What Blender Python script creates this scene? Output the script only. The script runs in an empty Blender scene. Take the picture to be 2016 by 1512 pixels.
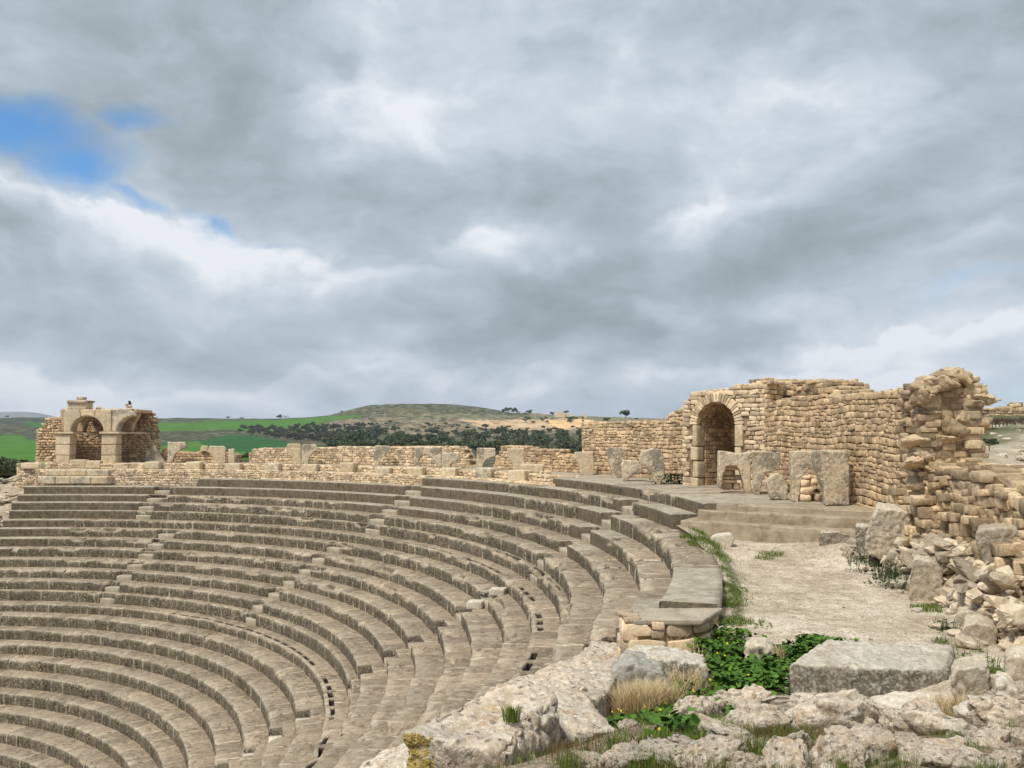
import bpy, bmesh, math, random
import numpy as np
from mathutils import Vector, Matrix

# ------------------------------------------------------------------ camera, world, sun, exposure
FPX = 1685.3                       # focal length in pixels of a 2016 px wide frame
PITCH = math.radians(3.377)
C = bpy.context.scene.collection
sc = bpy.context.scene
cam_d = bpy.data.cameras.new('camera'); cam = bpy.data.objects.new('camera', cam_d); C.objects.link(cam)
cam_d.sensor_width = 36.0; cam_d.lens = 36.0 * FPX / 2016.0
cam_d.clip_start = 0.1; cam_d.clip_end = 20000.0
cam.location = (0, 0, 0); cam.rotation_euler = (math.radians(90) + PITCH, 0, 0)
sc.camera = cam
sc.view_settings.view_transform = 'Standard'; sc.view_settings.look = 'None'
sc.view_settings.gamma = 1.0; sc.view_settings.exposure = 0.82
sc.cycles.max_bounces = 6; sc.cycles.diffuse_bounces = 4

SUN_DIR = Vector((-0.36, -0.42, 0.83)).normalized()     # towards the sun
sun_d = bpy.data.lights.new('sun', 'SUN'); sun_d.energy = 2.1; sun_d.angle = math.radians(12); sun_d.color = (1.0, 0.95, 0.87)
sun = bpy.data.objects.new('sun', sun_d); C.objects.link(sun)
sun.rotation_euler = SUN_DIR.to_track_quat('Z', 'Y').to_euler()

class NT:
    """tiny helper for node graphs"""
    def __init__(s, tree): s.t = tree; s.n = tree.nodes; s.l = tree.links
    def node(s, typ, **kw):
        n = s.n.new(typ)
        for k, v in kw.items():
            if k.startswith('_'): setattr(n, k[1:], v)
            else: s.set(n, k, v)
        return n
    def set(s, n, k, v):
        key = int(k[1:]) if k[0] == 'i' and k[1:].isdigit() else k.replace('__', ' ')
        if isinstance(v, bpy.types.NodeSocket): s.l.new(v, n.inputs[key])
        else: n.inputs[key].default_value = v
    def math(s, op, a, b=0.0, clamp=False, c=None):
        n = s.n.new('ShaderNodeMath'); n.operation = op; n.use_clamp = clamp
        s.set(n, 'i0', a); s.set(n, 'i1', b)
        if c is not None: s.set(n, 'i2', c)
        return n.outputs[0]
    def mix(s, f, a, b, typ='MIX'):
        n = s.n.new('ShaderNodeMix'); n.data_type = 'RGBA'; n.blend_type = typ; n.clamp_factor = True
        s.set(n, 'i0', f)
        for k, v in ((6, a), (7, b)):
            if isinstance(v, bpy.types.NodeSocket): s.l.new(v, n.inputs[k])
            else: n.inputs[k].default_value = (*v, 1) if len(v) == 3 else v
        return n.outputs[2]
    def ramp(s, f, stops, interp='LINEAR'):
        n = s.n.new('ShaderNodeValToRGB'); n.color_ramp.interpolation = interp
        e = n.color_ramp.elements
        while len(e) < len(stops): e.new(0.5)
        for el, (p, c) in zip(e, stops):
            el.position = p; el.color = (*c, 1) if hasattr(c, '__len__') else (c, c, c, 1)
        s.set(n, 'i0', f); return n.outputs[0]
    def noise(s, vec, scale, detail=6, rough=0.55, dist=0.0):
        n = s.n.new('ShaderNodeTexNoise'); s.set(n, 'Vector', vec); n.inputs['Scale'].default_value = scale
        n.inputs['Detail'].default_value = detail; n.inputs['Roughness'].default_value = rough; n.inputs['Distortion'].default_value = dist
        return n
    def vmath(s, op, a, b=None):
        n = s.n.new('ShaderNodeVectorMath'); n.operation = op; s.set(n, 'i0', a)
        if b is not None: s.set(n, 'i1', b)
        return n.outputs[0]

def build_world():
    w = bpy.data.worlds.new("World"); sc.world = w; w.use_nodes = True
    t = NT(w.node_tree); w.node_tree.nodes.clear()
    out = t.node('ShaderNodeOutputWorld'); bg = t.node('ShaderNodeBackground', Strength=0.1)
    t.l.new(bg.outputs[0], out.inputs[0])
    sky = t.node('ShaderNodeTexSky', _sky_type='NISHITA', _sun_disc=False)
    sky.sun_elevation = math.asin(SUN_DIR.z); sky.sun_rotation = math.atan2(SUN_DIR.x, SUN_DIR.y)
    sky.altitude = 500; sky.air_density = 1.2; sky.dust_density = 0.6; sky.ozone_density = 2.5
    g = t.node('ShaderNodeTexCoord').outputs['Generated']
    sep = t.node('ShaderNodeSeparateXYZ', i0=g); X, Y, Z = sep.outputs
    az = t.math('ARCTAN2', X, Y); el = t.math('ARCSINE', Z)
    # clouds lie on a sheet seen in perspective, so they compress towards the horizon
    zz = t.math('ADD', t.math('MAXIMUM', Z, 0.0), 0.30)
    px = t.math('DIVIDE', X, zz); py = t.math('DIVIDE', Y, zz)
    P = t.vmath('MULTIPLY', g, (1.9, 1.9, 3.4))
    warp = t.noise(P, 1.3, 5, 0.55)
    wv = t.vmath('SUBTRACT', warp.outputs['Color'], (0.5, 0.5, 0.5))
    P2 = t.vmath('ADD', P, t.vmath('MULTIPLY', wv, (0.75, 0.75, 0.4)))
    big = t.noise(P2, 1.3, 7, 0.48).outputs[0]
    mid = t.noise(P2, 3.6, 8, 0.5).outputs[0]
    puff = t.noise(t.vmath('ADD', P, t.vmath('MULTIPLY', wv, (.6, .6, .5))), 9.0, 7, 0.55).outputs[0]
    # warped azimuth / elevation for the large bright and dark masses
    wn = t.noise(g, 3.2, 9, 0.6)
    sepw = t.node('ShaderNodeSeparateXYZ', i0=t.vmath('SUBTRACT', wn.outputs['Color'], (0.5, 0.5, 0.5)))
    A = t.math('ADD', az, t.math('MULTIPLY', sepw.outputs[0], 0.22))
    E = t.math('ADD', el, t.math('MULTIPLY', sepw.outputs[1], 0.15))
    def blob(a0, e0, ra, re, ang=0.0):
        ca, sa = math.cos(ang), math.sin(ang)
        da = t.math('SUBTRACT', A, a0); de = t.math('SUBTRACT', E, e0)
        u = t.math('DIVIDE', t.math('ADD', t.math('MULTIPLY', da, ca), t.math('MULTIPLY', de, sa)), ra)
        v = t.math('DIVIDE', t.math('SUBTRACT', t.math('MULTIPLY', de, ca), t.math('MULTIPLY', da, sa)), re)
        d2 = t.math('ADD', t.math('MULTIPLY', u, u), t.math('MULTIPLY', v, v))
        return t.math('EXPONENT', t.math('MULTIPLY', d2, -1.0))
    def pxa(u): return math.atan((u - 1008) / FPX)
    def pxe(u, v):
        a = (u-1008)/FPX; b = -(v-756)/FPX; c, s = math.cos(PITCH), math.sin(PITCH)
        z = s+b*c; y = c-b*s; return math.asin(z/math.sqrt(a*a+y*y+z*z))
    b = t.math('ADD', t.math('MULTIPLY', t.math('SUBTRACT', big, 0.5), 1.6), t.math('MULTIPLY', t.math('SUBTRACT', mid, 0.5), 0.85))
    b = t.math('ADD', b, t.math('MULTIPLY', t.math('SUBTRACT', puff, 0.5), 0.5))
    b = t.math('ADD', b, 0.53)
    for (u, v, ru, rv, amp, ang) in CLOUD_BLOBS:
        q = blob(pxa(u), pxe(u, v), ru/FPX, rv/FPX, ang)
        b = t.math('ADD', b, t.math('MULTIPLY', q, amp*(.45 if amp > 0 else .85)))
    b = t.math('ADD', b, t.math('MULTIPLY', t.math('EXPONENT', t.math('MULTIPLY', t.math('POWER', t.math('DIVIDE', el, 0.09), 2.0), -1.0)), 0.13))
    # heaped clouds: a crisp lit upper edge that fades downwards into the grey
    puff2 = t.noise(t.vmath('MULTIPLY', g, (1.0, 1.0, 1.4)), 10.0, 9, 0.55).outputs[0]; p3 = t.noise(g, 3.5, 3, 0.5).outputs[0]
    Ec = t.math('ADD', el, t.math('ADD', t.math('MULTIPLY', t.math('SUBTRACT', puff2, 0.5), 0.10), t.math('MULTIPLY', t.math('SUBTRACT', p3, 0.5), 0.10)))
    cover = 0.0
    for (u, v, ru, depth, amp, slope) in CUMULUS:
        da = t.math('SUBTRACT', az, pxa(u))
        top = t.math('ADD', pxe(u, v), t.math('MULTIPLY', da, -slope))
        wx = t.math('EXPONENT', t.math('MULTIPLY', t.math('POWER', t.math('ABSOLUTE', t.math('DIVIDE', da, ru/FPX)), 4.0), -1.0))
        d = t.math('SUBTRACT', top, Ec)
        on = t.math('MULTIPLY', wx, t.ramp(t.math('ADD', t.math('MULTIPLY', d, 12.0), 0.3), [(0.26, 0.0), (0.42, 1.0)]))
        f = t.math('EXPONENT', t.math('MULTIPLY', t.math('MAXIMUM', d, 0.0), -FPX/depth))
        b = t.math('ADD', b, t.math('MULTIPLY', t.math('MULTIPLY', on, f), amp))
        b = t.math('SUBTRACT', b, t.math('MULTIPLY', t.math('MULTIPLY', on, t.math('SUBTRACT', 1.0, f)), t.math('MULTIPLY', t.math('EXPONENT', t.math('MULTIPLY', t.math('MAXIMUM', d, 0.0), -FPX/(depth*3.0))), amp*.35)))
        cover = t.math('ADD', cover, t.math('MULTIPLY', on, t.math('EXPONENT', t.math('MULTIPLY', t.math('MAXIMUM', d, 0.0), -FPX/(depth*4.0)))))
    col = t.ramp(b, [(0.0, (0.29, 0.35, 0.385)), (0.25, (0.37, 0.435, 0.48)), (0.5, (0.48, 0.555, 0.62)), (0.75, (0.62, 0.695, 0.775)), (1.0, (0.85, 0.89, 0.94))])
    # openings where blue sky shows
    hole = 0.0
    for (u, v, ru, rv, ang, amp) in BLUE_HOLES:
        q = t.math('MULTIPLY', blob(pxa(u), pxe(u, v), ru/FPX, rv/FPX, ang), amp)
        hole = q if hole == 0.0 else t.math('MAXIMUM', hole, q)
    hole = t.math('ADD', hole, t.math('MULTIPLY', t.math('SUBTRACT', mid, 0.5), 1.1))
    hm = t.ramp(hole, [(0.25, 0.0), (0.48, 0.35), (0.70, 0.70), (1.05, 1.0)])
    k = 10.0 / (2 ** 0.82)                              # cloud colours above are as displayed
    colk = t.mix(1.0, col, (k*SKY_GAIN, k*SKY_GAIN, k*SKY_GAIN), 'MULTIPLY')
    blue = t.mix(1.0, sky.outputs[0], (0.44, 0.69, 0.88), 'MULTIPLY')
    fin = t.mix(t.math('MULTIPLY', hm, t.math('SUBTRACT', 1.0, t.math('MINIMUM', cover, 1.0))), colk, blue)
    t.l.new(fin, bg.inputs[0])

SKY_GAIN = 1.0
# u, v, radius u, radius v, amplitude, tilt : bright (+) and dark (-) cloud masses
CLOUD_BLOBS = [
 (630, 190, 45, 100, 0.42, 0.2), (770, 235, 90, 35, 0.34, 0.3), (730, 120, 70, 50, -.10, 0),
 (400, 250, 190, 150, -0.30, 0), (330, 100, 240, 90, -0.06, 0), (380, 330, 150, 60, -0.12, 0),
 (60, 370, 130, 38, 0.55, -0.35), (320, 450, 140, 38, 0.50, -0.35), (620, 525, 260, 38, 0.48, -0.08), (30, 400, 60, 20, .2, 0),
 (910, 450, 60, 50, 0.52, -0.3), (1010, 500, 120, 40, 0.40, 0), (1060, 400, 160, 70, -0.26, 0),
 (80, 480, 150, 40, -0.10, 0), (80, 610, 300, 60, -0.10, 0), (400, 690, 260, 45, -0.34, 0.1), (700, 590, 260, 45, -0.08, 0),
 (760, 690, 110, 40, 0.22, 0), (820, 745, 90, 22, 0.25, 0), (60, 760, 200, 30, 0.18, 0), (1060, 750, 50, 18, 0.40, 0.3),
 (1110, 140, 200, 60, -0.10, 0), (1330, 130, 110, 70, -0.16, 0), (1500, 60, 220, 60, -0.22, 0), (1420, 250, 70, 120, 0.22, -0.7), (1700, 220, 170, 70, 0.30, 0.3),
 (1510, 340, 130, 60, 0.20, 0.4), (1370, 400, 50, 60, 0.30, -0.5), (1640, 470, 200, 70, -0.34, 0.25), (1330, 530, 300, 40, -0.20, 0.1),
 (1180, 640, 300, 45, -0.22, 0), (1430, 640, 260, 35, -0.10, 0), (1850, 640, 200, 50, 0.34, 0), (1450, 745, 300, 28, .16, 0), (620, 775, 260, 22, .14, 0), (1640, 700, 160, 40, 0.22, 0), (1130, 600, 60, 20, .15, 0),
 (1900, 60, 160, 80, .02, 0), (1900, 420, 140, 50, .08, 0), (1340, 720, 140, 40, .16, 0), (1550, 690, 50, 30, -.2, 0), (1890, 720, 150, 30, .22, 0)]
CUMULUS = [(70, 335, 170, 60, .50, .28), (330, 435, 170, 55, .46, .24), (640, 515, 260, 45, .36, .05), (930, 455, 95, 50, .42, .0), (1060, 505, 110, 40, .30, .1), (1380, 395, 110, 60, .26, -.5), (760, 690, 120, 36, .34, .0), (900, 722, 110, 30, .34, .1), (1062, 742, 70, 26, .40, -.2), (1400, 715, 200, 36, .38, .0), (1850, 600, 260, 60, .46, -.15), (1700, 700, 200, 40, .38, 0.), (160, 740, 300, 40, .32, .05), (560, 745, 200, 30, .3, 0), (1200, 605, 200, 36, .2, .1), (1560, 335, 260, 70, .22, -.3), (660, 165, 90, 70, .30, -.4), (1900, 430, 160, 50, .18, -.2)]
BLUE_HOLES = [(60, 280, 115, 72, -0.1, 1.25), (150, 345, 70, 80, 0.9, 1.1), (455, 458, 75, 20, -0.3, 0.95), (265, 405, 90, 14, -0.3, 0.6), (230, 235, 80, 30, .2, .62),
              (1935, 565, 90, 20, 0.25, 0.85), (1990, 770, 60, 26, 0, 0.72), (560, 490, 90, 10, 0, .5)]
build_world()

# ------------------------------------------------------------------ geometry of the place (metres, eye at the origin)
CX, CY = -23.004, 20.239                                  # centre of the cavea
ROW_R = {-8:12.44,-7:13.21,-6:13.93,-5:14.56,-4:15.30,-3:16.04,-2:16.74,-1:17.46,0:18.25,1:18.90,2:19.18,3:19.92,4:20.60,5:21.36,6:22.02,7:22.79,8:23.45,9:24.10,10:24.32,11:25.00,12:25.69,13:26.32,14:26.97,15:27.62}
ROW_Z = {-8:-10.82,-7:-10.42,-6:-9.99,-5:-9.52,-4:-9.10,-3:-8.69,-2:-8.27,-1:-7.84,0:-7.48,1:-7.02,2:-6.63,3:-6.24,4:-5.86,5:-5.46,6:-5.07,7:-4.67,8:-4.31,9:-3.89,10:-3.50,11:-3.16,12:-2.76,13:-2.34,14:-1.97,15:-1.65}
for k in range(-12, -8): ROW_R[k] = 12.44 + 0.72*(k+8); ROW_Z[k] = -10.82 + 0.4*(k+8)
def ray(u, v):
    a = (u-1008)/FPX; b = -(v-756)/FPX; c, s = math.cos(PITCH), math.sin(PITCH)
    return np.array([a, c-b*s, s+b*c])
def on_plane(u, v, z):                                    # the point of that bearing at height z
    d = ray(u, v); return d*z/d[2]
def at_dist(u, v, y):
    d = ray(u, v); return d*y/d[1]
def on_circle(u, v, r):                                   # far crossing with the circle of radius r about the cavea centre
    d = ray(u, v); A = d[0]**2+d[1]**2; B = -2*(d[0]*CX+d[1]*CY); Cc = CX*CX+CY*CY-r*r
    t = (-B+math.sqrt(max(B*B-4*A*Cc, 0)))/2/A; return d*t
def theta_of(p): return math.degrees(math.atan2(p[1]-CY, p[0]-CX))
def pol(r, th):
    th = np.radians(th); return CX+r*np.cos(th), CY+r*np.sin(th)

# ------------------------------------------------------------------ numpy noise
def _hash(ix, iy, iz, seed):
    h = (ix*374761393 + iy*668265263 + iz*2147483647 + seed*1274126177) & 0xffffffff
    h = ((h ^ (h >> 13))*1274126177) & 0xffffffff
    h = ((h ^ (h >> 15))*2246822519) & 0xffffffff
    return ((h ^ (h >> 16)) & 0xffffff)/float(0xffffff)
def vnoise(p, seed=0):
    p = np.asarray(p, float); i = np.floor(p).astype(np.int64); f = p-i; f = f*f*(3-2*f)
    r = 0
    for dx in (0, 1):
        for dy in (0, 1):
            for dz in (0, 1):
                w = (f[:,0] if dx else 1-f[:,0])*(f[:,1] if dy else 1-f[:,1])*(f[:,2] if dz else 1-f[:,2])
                r = r+w*_hash(i[:,0]+dx, i[:,1]+dy, i[:,2]+dz, seed)
    return r*2-1
def fbm(p, octv=4, seed=0, gain=0.5):
    p = np.asarray(p, float); a = 1.; s = 0; r = 0
    for o in range(octv):
        r = r+a*vnoise(p*(2.03**o)+17.3*o, seed+o); s += a; a *= gain
    return r/s
def worley(p, seed=0):                                    # distance to nearest and second nearest cell point
    p = np.asarray(p, float); i = np.floor(p).astype(np.int64)
    d1 = np.full(len(p), 9.); d2 = np.full(len(p), 9.)
    for dx in (-1, 0, 1):
        for dy in (-1, 0, 1):
            for dz in (-1, 0, 1):
                c = i+np.array([dx, dy, dz])
                q = np.stack([_hash(c[:,0], c[:,1], c[:,2], seed+s) for s in (1, 2, 3)], 1)+c
                d = np.sqrt(((q-p)**2).sum(1))
                n1 = np.minimum(d1, d); d2 = np.minimum(d2, np.maximum(d1, d)); d1 = n1
    return d1, d2
def sstep(a, b, x):
    t = np.clip((np.asarray(x, float)-a)/(b-a), 0, 1); return t*t*(3-2*t)

# ------------------------------------------------------------------ mesh helpers
def raw_mesh(name, V, F, smooth=True, attrs=None, mats=()):
    me = bpy.data.meshes.new(name)
    V = np.asarray(V, np.float32)
    if isinstance(F, np.ndarray):
        n, k = F.shape
        me.vertices.add(len(V)); me.vertices.foreach_set('co', V.ravel())
        me.loops.add(n*k); me.loops.foreach_set('vertex_index', F.astype(np.int32).ravel())
        me.polygons.add(n); me.polygons.foreach_set('loop_start', (np.arange(n)*k).astype(np.int32))
        me.polygons.foreach_set('loop_total', np.full(n, k, np.int32))
        me.update(calc_edges=True)
    else:
        me.from_pydata([tuple(map(float, v)) for v in V], [], [tuple(int(i) for i in f) for f in F]); me.update()
    me.polygons.foreach_set('use_smooth', np.full(len(me.polygons), smooth))
    for k_, a in (attrs or {}).items():
        a = np.asarray(a, np.float32)
        if a.ndim == 2:
            at = me.color_attributes.new(k_, 'FLOAT_COLOR', 'POINT')
            if a.shape[1] == 3: a = np.hstack([a, np.ones((len(a), 1), np.float32)])
            at.data.foreach_set('color', a.ravel())
        else:
            at = me.attributes.new(k_, 'FLOAT', 'POINT'); at.data.foreach_set('value', a)
    for m in mats: me.materials.append(m)
    return me
def obj(name, me, parent=None, loc=None, rot=None):
    o = bpy.data.objects.new(name, me); C.objects.link(o)
    if parent is not None: o.parent = parent
    if loc is not None: o.location = loc
    if rot is not None: o.rotation_euler = rot
    return o
def tag(o, label, cat, group=None, kind=None):
    if label: o['label'] = label
    if cat: o['category'] = cat
    if group: o['group'] = group
    if kind: o['kind'] = kind
    return o
def thing(name, label, cat, loc=(0,0,0), rotz=0, group=None):
    o = bpy.data.objects.new(name, None); C.objects.link(o); o.location = loc; o.rotation_euler = (0,0,rotz)
    o.empty_display_size = 0.3
    return tag(o, label, cat, group)

class MB:
    """collects quads / tris with a tone per vertex into ONE mesh"""
    def __init__(s): s.V = []; s.F = []; s.T = []; s.n = 0
    def add(s, V, F, tone=0.5):
        V = np.asarray(V, float); F = np.asarray(F)
        s.V.append(V); s.F.append(F+s.n); s.n += len(V)
        s.T.append(np.full(len(V), tone, float) if np.isscalar(tone) else np.asarray(tone, float))
    def build(s, name, mat, parent=None, smooth=True, **kw):
        V = np.vstack(s.V); T = np.concatenate(s.T)
        quads = [f for f in s.F if f.shape[1] == 4]; tris = [f for f in s.F if f.shape[1] == 3]
        if not tris: me = raw_mesh(name, V, np.vstack(quads), smooth, {'tone': T}, [mat])
        elif not quads: me = raw_mesh(name, V, np.vstack(tris), smooth, {'tone': T}, [mat])
        else:
            FF = [tuple(r) for q in quads for r in q.tolist()]+[tuple(r) for q in tris for r in q.tolist()]
            me = raw_mesh(name, V, FF, smooth, {'tone': T}, [mat])
        return obj(name, me, parent, **kw)

def cube_grid(n):                                         # unit cube surface, n x n quads per side, welded
    idx = {}; V = []; F = []
    def vid(p):
        k_ = tuple(int(round((c+1)*n/2*1000)) for c in p)
        if k_ not in idx: idx[k_] = len(V); V.append(p)
        return idx[k_]
    for ax in range(3):
        for sg in (-1, 1):
            for i in range(n):
                for j in range(n):
                    q = []
                    for (a, b) in ((i, j), (i+1, j), (i+1, j+1), (i, j+1)):
                        p = [0, 0, 0]; p[ax] = sg; p[(ax+1) % 3] = a*2/n-1; p[(ax+2) % 3] = b*2/n-1
                        q.append(vid(tuple(p)))
                    F.append(q if sg > 0 else q[::-1])
    return np.array(V, float), np.array(F)
def rounded(V, p):                                        # superellipsoid: larger p = boxier
    l = (np.abs(V)**p).sum(1)**(1/p); return V/l[:, None]
_CG = {n: cube_grid(n) for n in (2, 3, 4)}
_cv = _CG[3][0]; _CG[3] = (np.where(np.abs(_cv) > .9, _cv, np.sign(_cv)*.80), _CG[3][1])
_cv = _CG[4][0]; _CG[4] = (np.where(np.abs(_cv) > .9, _cv, np.sign(_cv)*np.where(np.abs(_cv) > .4, .80, 0.)), _CG[4][1])
_TV = {}
def stone_template(n, p, seed):
    key = (n, p, seed)
    if key not in _TV:
        V, F = _CG[n]; Vr = rounded(V, p)
        _TV[key] = Vr+0.17*np.stack([vnoise(Vr*1.3+seed*9.1, seed*7+a) for a in range(3)], 1)+0.05*np.stack([vnoise(Vr*3.1+seed*5.1, seed*9+a) for a in range(3)], 1)
    return _TV[key], _CG[n][1]

def box_vf(x0, x1, y0, y1, z0, z1):
    V = np.array([[x0,y0,z0],[x1,y0,z0],[x1,y1,z0],[x0,y1,z0],[x0,y0,z1],[x1,y0,z1],[x1,y1,z1],[x0,y1,z1]], float)
    F = np.array([[0,3,2,1],[4,5,6,7],[0,1,5,4],[1,2,6,5],[2,3,7,6],[3,0,4,7]])
    return V, F

def remesh(V, F, voxel, smooth_iter=2, name='tmp'):
    """voxel remesh of a closed polygon soup -> dense even quads (numpy)"""
    me = bpy.data.meshes.new(name); me.from_pydata([tuple(map(float, v)) for v in V], [], [tuple(int(i) for i in f) for f in F]); me.update()
    bm = bmesh.new(); bm.from_mesh(me); bmesh.ops.recalc_face_normals(bm, faces=bm.faces); bm.to_mesh(me); bm.free()
    o = bpy.data.objects.new(name, me); C.objects.link(o)
    m = o.modifiers.new('r', 'REMESH'); m.mode = 'VOXEL'; m.voxel_size = voxel
    if smooth_iter:
        sm = o.modifiers.new('s', 'SMOOTH'); sm.iterations = smooth_iter; sm.factor = 0.5
    dg = bpy.context.evaluated_depsgraph_get(); dg.update()
    ev = o.evaluated_get(dg); m2 = ev.to_mesh()
    n = len(m2.vertices); co = np.empty(n*3); m2.vertices.foreach_get('co', co)
    no = np.empty(n*3); m2.vertices.foreach_get('normal', no)
    nl = len(m2.loops); li = np.empty(nl, np.int32); m2.loops.foreach_get('vertex_index', li)
    lt = np.empty(len(m2.polygons), np.int32); m2.polygons.foreach_get('loop_total', lt)
    ev.to_mesh_clear(); bpy.data.objects.remove(o); bpy.data.meshes.remove(me)
    if (lt == 4).all(): Fo = li.reshape(-1, 4)
    else:
        st = np.concatenate([[0], np.cumsum(lt)[:-1]]); Fo = [tuple(li[a:a+b]) for a, b in zip(st, lt)]
    return co.reshape(-1, 3), Fo, no.reshape(-1, 3)

def weathered(V, F, voxel=0.04, amp=0.02, scale=3.0, pit=0.0, pscale=8.0, seed=0, smooth_iter=3, octv=4):
    co, Fo, no = remesh(V, F, voxel, smooth_iter)
    if len(co) == 0: return np.asarray(V, float), F
    d = amp*fbm(co*scale+seed*3.7, octv, seed)+amp*0.8*fbm(co*scale*0.35+seed, 2, seed+5)
    if pit:
        a, b = worley(co*pscale+seed, seed); d = d-pit*sstep(0.35, 0.0, b-a)-pit*0.6*sstep(0.35, 0.8, fbm(co*pscale*.6, 3, seed+9))
    return co+no*d[:, None], Fo

def hull_vf(pts):
    bm = bmesh.new()
    for p in pts: bm.verts.new(tuple(map(float, p)))
    r = bmesh.ops.convex_hull(bm, input=bm.verts)
    bmesh.ops.delete(bm, geom=[v for v in bm.verts if not v.link_faces], context='VERTS')
    bm.verts.index_update()
    V = np.array([v.co[:] for v in bm.verts]); F = [[v.index for v in f.verts] for f in bm.faces]; bm.free()
    return V, F
def rand_hull(rng, dims, n=14, boxy=0.55):
    pts = []
    for i in range(n):
        p = rng.normal(size=3); p /= np.abs(p).max()**boxy*np.linalg.norm(p)**(1-boxy)
        pts.append(p*(0.8+0.25*rng.random()))
    return np.array(pts)*np.array(dims)/2

# ------------------------------------------------------------------ materials
def new_mat(name):
    m = bpy.data.materials.new(name); m.use_nodes = True; t = NT(m.node_tree); m.node_tree.nodes.clear()
    out = t.node('ShaderNodeOutputMaterial'); bs = t.node('ShaderNodeBsdfPrincipled'); t.l.new(bs.outputs[0], out.inputs[0])
    bs.inputs['Roughness'].default_value = 0.92; bs.inputs['Specular IOR Level'].default_value = 0.15
    return m, t, bs
def world_vec(t): return t.node('ShaderNodeNewGeometry').outputs['Position']
def obj_vec(t):
    tc = t.node('ShaderNodeTexCoord').outputs['Object']; oi = t.node('ShaderNodeObjectInfo').outputs['Random']
    return t.vmath('ADD', tc, t.vmath('MULTIPLY', t.node('ShaderNodeCombineXYZ', X=oi, Y=oi, Z=oi).outputs[0], (37., 51., 23.)))
def attr(t, name):
    a = t.node('ShaderNodeAttribute'); a.attribute_name = name; return a

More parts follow.
